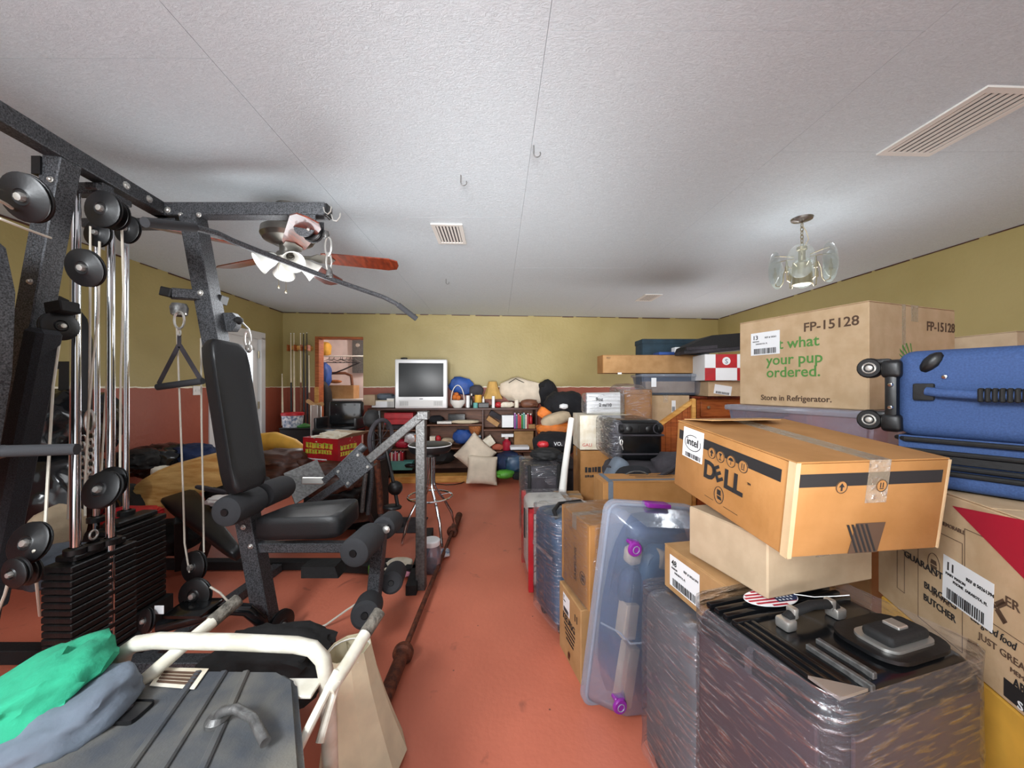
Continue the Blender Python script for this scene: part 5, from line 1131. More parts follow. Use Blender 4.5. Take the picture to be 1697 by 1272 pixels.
for s in (-1, 1):
    for k in range(9): b.box((s*tw2*(.5+k*.036)-.002, -.008, th_*.06), (s*tw2*(.5+k*.036)+.002, -.005, th_*.15))
q = b.make('speaker_grille', 'steel', t, world=False); q['kind'] = 'stuff'
B().box((-.025, -.002, th_*.188), (.025, .001, th_*.205)).make('maker_mark', 'steel', t, world=False)
it('remote_control', 'remote', 'small dark remote control lying on top of the television', 'blob', 'black_plastic', 663, 674, 592, 595, -.05, .05)
# things on top of the unit, left to right
it('paper_stack', 'papers', 'stack of white papers at the left end of the shelf unit top', 'box', 'paper', 616, 652, 663, 675, .0, .25, 'white_card')
it('cloth_bundle', 'cloth', 'grey blue crumpled cloth on the white paper stack', 'blob', 'grey_cloth', 622, 652, 652, 663, .05, .2)
it('game_console', 'box', 'white box standing beside the left edge of the television', 'box', 'white_plastic', 641, 653, 660, 675, -.0, .12)
it('gift_bag', 'bag', 'bright blue rolled bag with white cord lying right of the television', 'blob', 'blue', 747, 784, 626, 652, .12, .14, rot=.25)
it('wire_ball', 'fan', 'dark round wire fan cage behind the white basket', 'blob', 'charcoal_cloth', 779, 801, 638, 656, .1, .10)
bt = it('basket', 'basket', 'white basket with a tall hoop handle beside the television', 'bowl', 'white_plastic', 745, 771, 663, 676, .0, .14)
x0 = (sx(771, 0)[0]-sx(745, 0)[0])/2
B().tube([(x0*.85*math.cos(a), 0, .10+.24*math.sin(a)) for a in [k*math.pi/14 for k in range(15)]], .007, 8).make('handle', 'white_plastic', bt, world=False)
for i, (a, c, e, f) in enumerate(((750, 757, 654, 662), (756, 763, 655, 663), (753, 760, 650, 656))): it('orange_fruit', 'fruit', ('left', 'right', 'topmost')[i]+' orange-red round fruit in the white basket', 'blob', 'orange', a, c, e, f, .03, .06, group='fruits in the white basket')
it('jar', 'jar', 'small silver glass jar between the white basket and the orange tin', 'can', 'silver', 772, 779, 655, 675, .02, .06)
it('bottle', 'bottle', 'thin dark bottle left of the mint green cup', 'bottle', 'black_gloss', 779, 784, 652, 675, .02, .04)
it('tin', 'tin', 'round orange tin above the mint green cup', 'can', 'yellow', 787, 799, 654, 667, .08, .08)
it('cup', 'cup', 'mint green cup standing left of the small gold lampshade', 'can', 'teal', 784, 792, 667, 676, .0, .06, 'teal')
it('box', 'box', 'low black box on the shelf top in front of the gold lampshade', 'box', 'black_plastic', 793, 810, 667, 675, .0, .08)
it('candle', 'candle', 'white cylindrical candle in front of the gold lampshade', 'can', 'paper', 815, 820, 656, 677, -.01, .04, 'paper')
it('cap', 'cap', 'red knitted cap right of the white candle', 'blob', 'red', 821, 831, 666, 675, .02, .08)
it('cloth_bundle', 'cloth', 'light grey folded cloth right of the red cap', 'blob', 'white_card', 829, 852, 666, 675, .02, .1)
it('jar', 'jar', 'small clear glass jar with pale contents right of the grey cloth', 'can', 'white_card', 853, 860, 662, 676, .02, .05)
it('cloth_bundle', 'cloth', 'brown grey crumpled bag at the right end of the shelf top', 'blob', 'mid_wood', 864, 891, 662, 676, .0, .15)
it('bottle', 'bottle', 'small white bottle by the mint cup', 'bottle', 'white_plastic', 800, 804, 657, 668, .1, .03)
x0, z0 = sx(818, .2)[0], SHT; ls = thing('lampshade', 'small gold fabric lampshade standing on the shelf unit behind the candle', 'lampshade', frame=SF @ Matrix.Translation((x0, .2, z0)))
hh = sz(818, 632, .2)-z0
B().lathe([(.16, .13), (.155, .13), (.12, .13+(hh-.13)*.3), (.085, .13+(hh-.13)*.65), (.06, hh), (.064, hh), (.09, .13+(hh-.13)*.65), (.125, .13+(hh-.13)*.3), (.165, .13)], n=10).make('shade', 'shade_gold', ls, world=False, smooth=0)
B().lathe([(0, 0), (.05, 0), (.05, .015), (.015, .03), (.012, .2), (0, .2)], n=14).make('lamp_base', 'brass', ls, world=False)
pl = it('pillow', 'pillow', 'big cream duvet roll lying on the right half of the shelf unit', 'blob', 'linen', 833, 908, 629, 668, .08, .28, rot=.12)
it('coat', 'coat', 'black jacket slumped over the end of the cream duvet roll', 'blob', 'dark_cloth', 896, 926, 631, 680, .02, .3, rot=-.2)
B()
tag(B().tube([SF @ V((sx(844, .1)[0], .1, sz(844, 634))), SF @ V((sx(855, .1)[0], .08, sz(855, 627))), SF @ V((sx(870, .1)[0], .1, sz(870, 634)))], .006, 6).make('cable', 'black_plastic'), 'thin black cord lying on the cream duvet roll', 'cable')
# inside the bays
for k, (py0, py1) in enumerate(((684, 693), (693, 703))): it('tray', 'tray', ('upper', 'lower')[k]+' of two glossy red trays stacked in the left bay', 'box', 'red', 636, 684, py0, py1, -.05, .25, group='red trays in the left bay')
it('box', 'box', 'dark box under the red trays in the left bay', 'box', 'charcoal_cloth', 640, 680, 703, 711, .0, .2)
it('bag', 'bag', 'grey cone-shaped bag in the left bay, second shelf', 'blob', 'silver', 670, 690, 718, 735, .0, .12)
it('cloth_bundle', 'cloth', 'pink and orange crumpled cloth beside the grey cone bag', 'blob', 'orange', 684, 700, 719, 733, .0, .1)
it('bag', 'bag', 'dark red bag on the second shelf at far left of the shelf unit', 'blob', 'crimson', 655, 676, 728, 743, .05, .14)
ORD = ('first', 'second', 'third', 'fourth', 'fifth', 'sixth', 'seventh', 'eighth')
cols = ['red', 'white_card', 'crimson', 'pink', 'red', 'white_card', 'crimson', 'red']
for i, px in enumerate(range(645, 669, 3)): it('book', 'book', ('red','white','crimson','pink','second red','second white','second crimson','last red')[i]+' thin book, '+ORD[i]+' from the left at the bottom of the left bay', 'book', cols[i], px, px+2.6, 747+(i % 3)*2, 766, .02, .15, group='books at the bottom of the left bay')
it('box', 'box', 'flat turquoise box at the bottom left of the shelf unit', 'box', 'teal', 643, 682, 766, 779, -.1, .2)
it('shoe', 'shoe', 'black shoe resting on the turquoise box', 'blob', 'black_plastic', 669, 685, 769, 775, -.16, .08)
it('bag', 'bag', 'black soft bag on the top shelf of the middle bay', 'blob', 'dark_cloth', 711, 733, 689, 701, .02, .15)
it('radio', 'radio', 'dark electronic unit on the top shelf of the middle bay', 'box', 'black_gloss', 743, 771, 686, 698, .05, .15)
it('router', 'device', 'white flat device with cords on the middle bay top shelf', 'box', 'white_plastic', 724, 748, 698, 702, -.02, .14)
it('cable', 'cable', 'pale coiled cords in the middle bay beside the white device', 'blob', 'beige', 748, 792, 696, 702, -.01, .14)
it('bag', 'bag', 'bright blue plastic bag on the middle bay second shelf', 'blob', 'blue', 751, 780, 713, 736, -.02, .2)
bk_ = it('basket', 'basket', 'small round orange wicker basket above the blue bag', 'bowl', 'wicker', 776, 799, 706, 722, .0, .16)
it('ball', 'toy', 'red and white round toy on the second shelf of the middle bay', 'blob', 'red', 722, 730, 722, 732, .0, .06)
it('box', 'box', 'white small box beside the red round toy', 'box', 'white_card', 712, 721, 723, 731, .0, .1)
it('cloth_bundle', 'cloth', 'pale pink cloth in the middle bay right of the red toy', 'blob', 'pillow_beige', 731, 751, 726, 737, .02, .12)
it('book', 'book', 'white and blue book standing right of the blue bag', 'book', 'steel_blue', 786, 797, 722, 742, .0, .15)
it('box', 'box', 'long tan box leaning in the right bay top shelf', 'box', 'carton', 806, 828, 694, 702, -.0, .15, rot=.6)
it('box', 'box', 'dark grey box leaning behind the long tan one', 'box', 'charcoal_cloth', 812, 832, 684, 692, .1, .12, rot=.5)
it('box', 'box', 'white square box in the right bay beside the book row', 'box', 'paper', 832, 851, 688, 708, .0, .15)
cb2 = ['purple', 'steel_blue', 'red', 'red', 'green', 'teal', 'white_card', 'crimson']
for i, px in enumerate((852, 855, 858, 861, 864, 867, 870.5, 873.5)): it('book', 'book', ('purple','blue','red','second red','green','turquoise','white','crimson')[i]+' small book, '+ORD[i]+' from the left in the right bay row', 'book', cb2[i], px, px+2.7, 684+(i*3) % 5, 710, .0, .14, group='books in the right bay')
it('box', 'box', 'small kraft box at the right end of the right bay', 'box', 'carton', 875, 887, 703, 710, .0, .12)
it('bottle', 'bottle', 'red and white little bottle on the small kraft box', 'bottle', 'red', 877, 883, 685, 702, .02, .05)
it('box', 'box', 'plain kraft box standing in the right bay lower shelf', 'box', 'carton', 853, 885, 714, 746, .1, .2)
it('vase', 'vase', 'dark red glass vase in the right bay lower shelf', 'bottle', 'crimson', 833, 847, 724, 746, .02, .08)
it('box', 'box', 'white narrow box above the dark red vase', 'box', 'paper', 831, 851, 719, 724, .0, .08)
it('box', 'box', 'white tilted box beside the divider of the right bay', 'box', 'white_card', 801, 818, 724, 740, -.05, .1, rot=-.6)
it('bag', 'bag', 'brown red leather bag left of the dark red vase', 'blob', 'terracotta', 815, 834, 736, 746, .0, .1)
it('tray', 'tray', 'white plate tilted on the right bay lower shelf front', 'box', 'paper', 845, 876, 740, 745, -.12, .2)
it('cloth_bundle', 'cloth', 'dark bag with orange bits below the right bay lower shelf', 'blob', 'dark_wood', 832, 866, 750, 764, -.05, .2)
it('cloth_bundle', 'cloth', 'blue jeans heaped on the floor by the right bay', 'blob', 'navy', 820, 860, 752, 782, -.22, .3)
it('cloth_bundle', 'cloth', 'steel blue trousers heaped on the floor by the black suitcase', 'blob', 'steel_blue', 836, 868, 756, 784, -.32, .16)
it('toy', 'toy', 'lime green printed bag on the floor near the shelf unit', 'blob', 'lime', 818, 848, 781, 794, -.40, .16)
it('shoe', 'shoe', 'black shoe on the floor left of the lime green bag', 'blob', 'black_matte', 808, 822, 783, 793, -.34, .12)
it('shoe', 'shoe', 'dark round shoe on the floor right of the lime green bag', 'blob', 'dark_cloth', 846, 861, 784, 796, -.40, .14)
it('bag', 'bag', 'black plastic bag under the middle bay behind the bar stool', 'blob', 'black_matte', 706, 751, 748, 770, -.06, .3)
# pine plank on the floor, cord, two cushions
tag(B().box((sx(646, -.2)[0], -.26, .0), (sx(775, -.2)[0], -.06, .095), SF, .004).make('plank', 'pine'), 'thick yellow pine plank lying on the floor along the shelf unit', 'plank')
def sp(px, py, dy): return SF @ V((sx(px, dy)[0], dy, sz(px, py, dy)))
def cushion(lab, cen, s, th_, rx, ry, rz, m, seed):
    b = B(); g = 14
    for sgn in (1, -1):
        def f(u, v, sgn=sgn):
            x, y = 2*u-1, 2*v-1; e = max(0, (1-x**4)*(1-y**4)); pin = 1-.10*(x*x*y*y > 0)*0
            kx = 1-.07*(1-y*y); ky = 1-.07*(1-x*x); n_ = noise.noise(V((x*2.2, y*2.2, seed)))*.12
            return (x*s/2*ky if 0 else x*s/2*(1-.06*(1-abs(y))), y*s/2*(1-.06*(1-abs(x))), sgn*th_/2*e**.5*(1+n_))
        b.grid(f, g, g)
    bmesh.ops.remove_doubles(b.bm, verts=b.bm.verts, dist=.0015)
    from mathutils import Euler
    T = Matrix.Translation(cen) @ Euler((rx, ry, rz)).to_matrix().to_4x4(); bmesh.ops.transform(b.bm, matrix=T, verts=b.bm.verts)
    return tag(b.make('cushion', m, smooth=80), lab, 'cushion')
cushion('cream square cushion standing on its corner against the shelf unit', sp(786, 752, -.22), .45, .14, math.pi/2-.35, .75, .1, 'linen', 1)
cushion('cream cushion lying on the floor below the cornered one', sp(795, 778, -.42), .42, .12, .95, .1, .15, 'linen', 4)
tag(B().tube([sp(720, 765, -.3)]+[V(fl(742+30*math.cos(a), 795+8*math.sin(a), .01)) for a in [math.pi*1.1+k*.5 for k in range(12)]]+[fl(700, 793, .01)], .006, 6).make('cable', 'black_plastic'), 'loops of black cable on the floor beside the bar stool', 'cable')
tag(B().box(*(lambda a: (a-V((.05, .04, 0)), a+V((.05, .04, .05))))(fl(805, 793, 0)), None, .004).make('box', 'paper'), 'tiny white box on the floor between the cushions and the lime bag', 'box')
# clothes heap between the shelf unit and the tall black suitcase
def heap(name, cat, lab, m, px, py, d, w_, dp, h_, disp=.15, seed=1, e=2.5, rot=0, group=None):
    c = at(px, py, d); return tag(B().blob(c, (w_, dp, h_), disp=disp, e=e, seed=seed, rot=(0, rot, 0), sub=4, freq=5, flat=0).make(name, m, smooth=60), lab, cat, group)
def chest(lab, x0, y0, x1, y1, h_, m='dark_wood', name='low_chest'):
    t = thing(name, lab, 'chest', ((x0+x1)/2, (y0+y1)/2, 0)); B().box((x0, y0, 0), (x1, y1, h_-.02), None, .005).make('body', m, t); B().box((x0-.01, y0-.01, h_-.02), (x1+.01, y1+.01, h_), None, .004).make('lid', m, t); return t
chest('dark wooden chest hidden under the clothes heap right of the shelf unit', .45, 4.55, .98, 5.2, .42)
heap('coat', 'coat', 'large black coat heap right of the shelf unit, topmost', 'dark_cloth', 935, 672, 4.9, .50, .5, .36, seed=11)
heap('cushion', 'cushion', 'beige oval cushion lying across the black clothes heap', 'pillow_beige', 921, 694, 4.45, .36, .2, .15, .05, 3, rot=-.3)
heap('box', 'box', 'small orange paper packet left of the beige oval cushion', 'orange', 902, 685, 4.6, .16, .12, .13, .08, 5, e=4, rot=.6)
heap('coat', 'coat', 'orange jacket under the beige oval cushion', 'orange', 922, 711, 4.5, .44, .3, .17, seed=6)
sbg = heap('bag', 'bag', 'black sports bag with white letters VO on a grey patch, under the orange jacket', 'dark_cloth', 918, 734, 4.3, .45, .35, .26, seed=9)
B().box(at(917, 740, 4.06), at(935, 729, 4.14), None, .003).make('patch', 'charcoal_cloth', sbg)
c = at(918, 738, 4.055); lt = sbg
text('VO.', 'lettering', 'paper', lt, Matrix(((1, 0, 0, c.x), (0, 0, -1, c.y), (0, 1, 0, c.z), (0, 0, 0, 1))), 0, 0, .055, bold=.02, world=True)
heap('glove', 'glove', 'red glove lying on the tall black suitcase', 'red', 900, 736, 3.5, .10, .08, .06, seed=4)
heap('bag', 'bag', 'black pouch with strap lying on the tall black suitcase', 'black_matte', 905, 752, 3.35, .26, .2, .10, seed=14)
heap('shoe', 'shoe', 'black shoe beside the pouch on the tall suitcase', 'dark_cloth', 930, 757, 3.35, .12, .2, .07, seed=15)
heap('folded_cloth', 'cloth', 'white crumpled tissue on the dark heap by the wall', 'paper', 934, 673, 4.6, .10, .08, .06, seed=16)
chest('dark crate holding up the black sports bag behind the tall black suitcase', .38, 3.85, .70, 4.5, .52, 'charcoal_cloth', 'crate')
# ================================================================ corner by the doorway
def cue(px, py0, py1, m, m2, d=5.62):
    a = at(px, py0, d); c = at(px+1, py1, d-.06); t = thing('pool_cue', 'x', 'pool cue', c, 'pool cues in the wall rack'); L = (a-c)
    B().tube([c, c+L*.45], .015, 8, r2=.012).make('butt', m2, t); B().tube([c+L*.45, a], .012, 8, r2=.0065).make('shaft', m, t); B().cyl(a, a+L*.008, .0065, 8).make('tip', 'paper', t); return t
CU = [(482, 553, 697, 'beige', 'black_plastic', 'pale-tipped pool cue with a black butt, leftmost in the wall rack'), (487, 553, 664, 'beige', 'beige', 'all-maple pale pool cue second from the left in the rack'), (498, 553, 700, 'beige', 'mid_wood', 'pale pool cue with brown butt in the middle of the rack'), (503, 553, 702, 'black_plastic', 'black_plastic', 'black pool cue left of the other black one'), (508.5, 552, 704, 'black_plastic', 'charcoal_cloth', 'black pool cue at the right of the rack'), (512, 590, 700, 'beige', 'mid_wood', 'shorter pale pool cue at the rightmost rack slot')]
for px, y0, y1, m1, m2, lab in CU: cue(px, y0, max(y1, 700), m1, m2)['label'] = lab
q = cue(467.5, 620, 705, 'beige', 'beige', 5.5); q['label'] = 'short pale pool cue leaning alone left of the rack'
rk = thing('cue_rack', 'small orange-brown wooden cue rack on the back wall by the doorway', 'rack', at(495, 578, 5.72))
B().box(at(475, 579, 5.66), at(519, 574, 5.78), None, .004).make('rail', 'pine', rk)
for px in (479, 490, 501, 512): B().box(at(px-2, 581, 5.6), at(px+2, 572, 5.68), None, .003).make('peg', 'honey_wood', rk)
def stand(lab, px0, px1, py0, d, dep, m, name='box', cat='box', z0=0):
    a = at(px0, py0, d); c = at(px1, py0, d); t = thing(name, lab, cat, ((a.x+c.x)/2, d+dep/2, z0))
    B().box((a.x, d, z0), (c.x, d+dep, a.z-.02), None, .006).make('body', m, t); B().box((a.x-.006, d-.006, a.z-.02), (c.x+.006, d+dep+.006, a.z), None, .004).make('lid', m, t); return t
s = stand('black lidded plastic tote in the back left corner under the snack tub', 463, 519, 709, 5.15, .4, 'black_plastic', 'tote', 'tote')
ctub = at(485, 710, 5.3); ctub.z = at(463, 709, 5.15).z
tb = thing('snack_tub', 'round patterned tub with a bright red lid on the black tote', 'tub', ctub)
M['print'] = mat('blue_white_print', (90, 110, 140), .5, col2=(226, 224, 226), nscale=30)
B().lathe([(0, 0), (.12, 0), (.14, .17), (.135, .175)], ctub, n=24).make('tub', 'print', tb); B().lathe([(.146, .165), (.148, .20), (.14, .205), (0, .205)], ctub, n=24).make('lid', 'red', tb)
tag(B().lathe([(0, 0), (.09, 0), (.10, .02), (.03, .05), (0, .06)], ctub+V((.2, -.05, 0)), n=20).make('bowl', 'green'), 'small dark green domed dish on the black tote', 'dish')
tag(B().box(at(515, 672, 5.0)*1+V((0, 0, 0)), V((at(526, 672, 5.0).x, 5.1, 0)), None, .006).make('metal_post', 'zinc'), 'upright grey metal strip standing left of the black chair', 'post')
tag(B().tube([at(510, 664, 5.2), at(522, 672, 5.15), at(534, 669, 5.1)], .03, 8).make('driftwood', 'carton'), 'curved tan strip on top of the grey metal strip', 'wood piece')
# tufted black chair in front of the closet doorway
c = at(563, 720, 4.75); ch = thing('office_chair', 'black leather chair with buttoned back in front of the closet doorway', 'chair', (c.x, c.y, 0))
sw_ = .44; xL = c.x-.21; zs = at(563, 707, 4.7).z
def rb(a, b_, bev, n, m, par=ch): return B().box(a, b_, None, bev, 3).make(n, m, par, smooth=50)
bk2 = B().box((xL, 4.88, zs), (xL+sw_, 4.97, at(563, 664, 4.9).z), None, .035, 3); bm_ = bk2.bm
o = bk2.make('backrest', 'black_gloss', ch, smooth=50)
for i in range(3):
    for j in range(2): B().lathe([(0, .006), (.010, .004), (.012, 0)], V((xL+.1+i*.12, 4.878, zs+.14+j*.13)), (0, -1, 0), 10).make('button', 'black_gloss', o)
rb((xL-.03, 4.5, zs-.10), (xL+sw_+.03, 4.95, zs), .04, 'seat', 'black_gloss')
for x in (xL-.045, xL+sw_+.01): rb((x, 4.6, zs-.02), (x+.035, 4.9, zs+.12), .012, 'armrest', 'black_plastic')
B().cyl((c.x, 4.72, .12), (c.x, 4.72, zs-.09), .03, 12).make('column', 'black_plastic', ch)
for k in range(5): a = k*1.2566; lg_ = B().bar((c.x, 4.72, .12), (c.x+.27*math.cos(a), 4.72+.27*math.sin(a), .07), .04, .03).make('base_arm', 'black_plastic', ch); B().lathe([(0, -.02), (.025, -.02), (.03, 0), (.025, .02), (0, .02)], (c.x+.27*math.cos(a), 4.72+.27*math.sin(a), .03), (math.sin(a), -math.cos(a), 0), 12).make('caster', 'black_plastic', lg_)
# closet contents
def cp3(px, py, dy):   # point inside the closet: depth dy behind the back wall plane
    k = SK(px); o_ = CM.translation; d_ = CM.to_3x3() @ V((1, 0, 0)); n_ = CM.to_3x3() @ V((0, 1, 0)); o2 = o_+n_*dy
    s = (k*o2.y-o2.x)/(d_.x-k*d_.y); p = o2+d_*s; p.z = CZ-(py-HY)/F*p.y; return p
tag(B().tube([cp3(520, 590, .7), cp3(612, 590, .7)], .012, 8).make('clothes_rail', 'white_plastic'), 'white wire clothes rail across the closet', 'rail')
first = None
for i, (px, m, dx) in enumerate(((545, 'black_plastic', 0), (553, 'black_plastic', 0), (564, 'charcoal_cloth', 0), (567, 'black_plastic', 0), (574, 'charcoal_cloth', 0), (580, 'black_plastic', 0), (588, 'steel', 0))):
    p = cp3(px, 590, .7); q = V((1, .35-.1*i, 0)).normalized()*.13; b = B()
    b.tube([p+V((0, 0, .012)), p+V((.012, 0, .004)), p+V((.008, 0, -.02)), p+V((0, 0, -.05))], .004, 6); b.tube([p+V((0, 0, -.05)), p-q+V((0, 0, -.11)), p+q+V((0, 0, -.11)), p+V((0, 0, -.05))], .006, 6)
    tag(b.make('coat_hanger', m), ('dark','dark','grey','dark','grey','dark','pale')[i]+' coat hanger, '+ORD[i]+' from the left on the closet rail', 'hanger', 'coat hangers on the closet rail')
tag(B().blob(cp3(537, 622, .5), (.20, .25, .42), disp=.12, seed=3, e=2.6).make('jacket', 'blue'), 'blue jacket hanging at the left of the closet', 'jacket')
tag(B().blob(cp3(537, 680, .35), (.22, .25, .9), disp=.12, seed=8, e=2.8).make('coat', 'black_matte'), 'long black coat hanging below the blue jacket', 'coat')
tag(B().blob(cp3(538, 578, .95), (.2, .2, .24), disp=.1, seed=2, e=3).make('bag', 'yellow'), 'mustard yellow bag at the top left of the closet', 'bag')
tag(B().tube([cp3(543, 622, .75), cp3(570, 612, .72), cp3(596, 600, .7)], .012, 6).make('pole', 'charcoal_cloth'), 'dark pole slanting across the closet', 'pole')
tag(B().tube([cp3(545, 618, .9), cp3(572, 618, .9), cp3(582, 622, .9), cp3(584, 640, .9), cp3(584, 664, .9)], .025, 8).make('frame_piece', 'mid_wood'), 'brown bent arm of a folded frame inside the closet', 'frame')
tag(B().blob(cp3(556, 632, .7), (.22, .12, .06), disp=.03, seed=2).make('hat', 'wicker'), 'flat brown straw hat in the closet', 'hat')
zt = cp3(560, 660, .8).z
p0_ = cp3(540, 660, .62); p1_ = cp3(586, 660, .62)
carton('brown kraft box on the white dresser inside the closet', frame(V((p0_.x, p0_.y, zt)), p1_-p0_), (p1_-p0_).length, .3, cp3(560, 638, .62).z-zt, 'carton', tape=None)
p0_ = cp3(537, 661, .5); p1_ = cp3(600, 661, .5)
wd2 = thing('closet_dresser', 'white low dresser inside the closet behind the black chair', 'dresser', frame=frame(V((p0_.x, p0_.y, 0)), p1_-p0_)); LW_ = (p1_-p0_).length
B().box((0, .01, 0), (LW_, .45, zt-.03), None, .004).make('carcass', 'white_paint', wd2, world=False); B().box((-.01, 0, zt-.03), (LW_+.01, .46, zt-.002), None, .004).make('top', 'white_paint', wd2, world=False)
for k in range(3): B().box((.02, 0, .1+k*.3), (LW_-.02, .012, .38+k*.3), None, .004).make('drawer', 'white_paint', wd2, world=False)
# long carton seen right of the doorway, on the wall side
p0_ = at(601, 672, 5.3); carton('pale long carton on top at the left end of the shelf unit', frame(V((p0_.x-.0, 5.3, p0_.z)), V((1, .08, 0))) @ Matrix.Translation((-.02, .1, 0)), .16, .35, .15, 'carton_pale', tape=None)
# ================================================================ left clutter
def slab():
    P_ = [(205, 824), (225, 800), (262, 778), (300, 768), (345, 757), (372, 748), (400, 742), (412, 770), (404, 795), (374, 802), (345, 812), (300, 822), (272, 842), (250, 848), (230, 838), (214, 834)]
    pts = [at(x, y, 2.75) for x, y in P_]; b = B(); a = [b.bm.verts.new(p) for p in pts]; c = [b.bm.verts.new(p*1.0+V((.0, .16, .02))) for p in pts]
    b.bm.faces.new(a[::-1]); b.bm.faces.new(c)
    for i in range(len(a)): b.bm.faces.new((a[i], a[(i+1) % len(a)], c[(i+1) % len(a)], c[i]))
    bmesh.ops.bevel(b.bm, geom=b.bm.edges[:], offset=.02, segments=2, affect='EDGES')
    return b
tag(slab().make('log_slab', 'log', smooth=50), 'long smooth yellow pine log slab propped behind the cable ropes', 'log')
tag(B().tube([at(425, 736, 3.85), at(455, 730, 3.8), at(485, 738, 3.75), at(508, 752, 3.75)], .11, 16, r2=.05).make('inflatable_tube', 'yellow', smooth=60), 'mustard yellow curved foam piece between backrest and red snack box', 'foam piece')
tag(B().blob(at(440, 757, 3.9), (.5, .4, .2), disp=.06, seed=7).make('cushion', 'beige', smooth=60), 'off-white cushion edge under the mustard yellow foam piece', 'cushion')
heap('fur_throw', 'cloth', 'dark brown striped throw heaped under the red snack box', 'dark_wood', 462, 778, 3.5, .6, .4, .34, .22, 5)
heap('fur_throw', 'cloth', 'dark red-brown bundle below the red snack box', 'dark_wood', 545, 792, 3.3, .5, .35, .26, .22, 8)
fr = frame(at(571, 769, 3.15), V((.35, .42, 0))); 
rc = thing('snack_box', 'open bright red snack carton with yellow lettering and white tissue, beyond the gym', 'box', frame=frame(at(502, 765, 3.55), V((1, -.35, 0))))
WR, HR, DR = .42, .235, .30
for n_, a, c in (('panel', (0, 0, 0), (WR, .006, HR)), ('panel', (0, DR-.006, 0), (WR, DR, HR)), ('panel', (0, .006, 0), (.006, DR-.006, HR)), ('panel', (WR-.006, .006, 0), (WR, DR-.006, HR)), ('bottom', (0, 0, 0), (WR, DR, .006))): B().box(a, c).make(n_, 'red', rc, world=False, smooth=0)
B().prism([(0, 0), (DR, 0), (DR-.02, .16), (.02, .16)], Matrix(((0, .9, .0, WR), (1, 0, 0, 0), (0, .35, 1, HR), (0, 0, 0, 1))), .004).make('flap', 'carton_pale', rc, world=False, smooth=0)
B().prism([(0, 0), (WR, 0), (WR-.02, .1), (.02, .1)], Matrix(((1, 0, 0, 0), (0, .95, 0, DR), (0, .25, 1, HR), (0, 0, 0, 1))), .004).make('flap', 'carton_pale', rc, world=False, smooth=0)
M['gold_print'] = mat('gold_print', (236, 190, 70), .5, col2=(150, 190, 60), nscale=30); fF = face('front', WR, DR, HR) @ Matrix.Translation((0, 0, .0008))
def lumps(fm, x, y, w, h, sd):
    rnd = random.Random(sd); b = B(); p = x
    while p < x+w:
        a = h*rnd.uniform(.5, .9); k = [(p+a*u, y+h*v) for u, v in ((0, rnd.uniform(0, .2)), (.5, rnd.uniform(0, .15)), (1, rnd.uniform(0, .2)), (rnd.uniform(.7, 1), .5), (1, rnd.uniform(.8, 1)), (.5, rnd.uniform(.75, 1)), (0, rnd.uniform(.8, 1)), (rnd.uniform(0, .3), .5))]; b.prism(k, fm, .001); p += a*1.12
    q = b.make('printed_letters', 'gold_print', rc, world=False, smooth=0); q['kind'] = 'stuff'
fR = face('right', WR, DR, HR); lumps(fF, .04, .135, .30, .06, 1); lumps(fF, .03, .085, .32, .045, 2); lumps(fR, .03, .12, .2, .055, 3); lumps(fR, .03, .07, .18, .04, 4)
blocks('printed_line', 'paper', rc, fF, .03, .03, .26, .014, 7)
tag(B().blob(rc.matrix_world.translation+V((.26, .08, .20)), (.34, .26, .13), disp=.3, e=2.4, seed=4, sub=4, freq=8).make('tissue', 'white_card'), 'crumpled white tissue filling the red snack carton', 'tissue')
chest('dark low crate under the red snack box', -1.98, 3.55, -1.35, 4.1, .60, 'black_matte', 'crate')
heap('trash_bag', 'bag', 'black plastic bag on the far side of the log, by the light switch', 'black_gloss', 268, 762, 3.35, .42, .4, .26, .25, 3)
heap('trash_bag', 'bag', 'black and blue patterned bag right behind the log', 'navy', 318, 758, 3.45, .36, .3, .24, .2, 6)
heap('cap', 'cap', 'white and red cap on the black bag behind the log', 'white_card', 268, 780, 3.05, .12, .12, .08, .1, 6)
heap('trash_bag', 'bag', 'flat black sheet piece pointing right behind the chrome rods', 'black_matte', 225, 762, 3.1, .28, .3, .16, .2, 9)
heap('trash_bag', 'bag', 'large black rubbish bag behind the weight stacks, lower', 'black_gloss', 95, 820, 2.35, .55, .4, .50, .2, 2)
heap('trash_bag', 'bag', 'large black rubbish bag in the far left corner, upper', 'black_gloss', 100, 705, 2.45, .5, .5, .42, .2, 12)
heap('trash_bag', 'bag', 'black bag low on the floor left of the log end', 'black_matte', 180, 850, 2.7, .4, .4, .35, .2, 13)
heap('cloth_bundle', 'cloth', 'red strap bundle on the floor by the log end', 'red', 215, 853, 2.45, .35, .2, .09, .2, 14)
heap('cloth_bundle', 'cloth', 'black clothes on the floor under the spare bench pad', 'black_matte', 270, 890, 2.75, .5, .35, .2, .2, 15)
heap('cloth_bundle', 'cloth', 'grey trousers on the floor left of the near weight stack', 'grey_cloth', 85, 935, 1.75, .35, .3, .14, .15, 16)
heap('cloth_bundle', 'cloth', 'tan and red shoe on the floor at far left', 'pillow_beige', 92, 880, 2.0, .12, .25, .25, .12, 17)
heap('cloth_bundle', 'cloth', 'black coat heap behind the tall backrest, on the floor', 'black_matte', 395, 815, 2.9, .4, .3, .25, .2, 18)
heap('tool', 'tool', 'dark metal bar lying under the log slab', 'charcoal_cloth', 350, 811, 2.6, .22, .03, .03, .03, 19, e=4, rot=.2)
heap('packet', 'packet', 'small blue and white packet on the floor right of weight stack', 'blue', 259, 948, 2.4, .05, .05, .08, .05, 20, e=4)
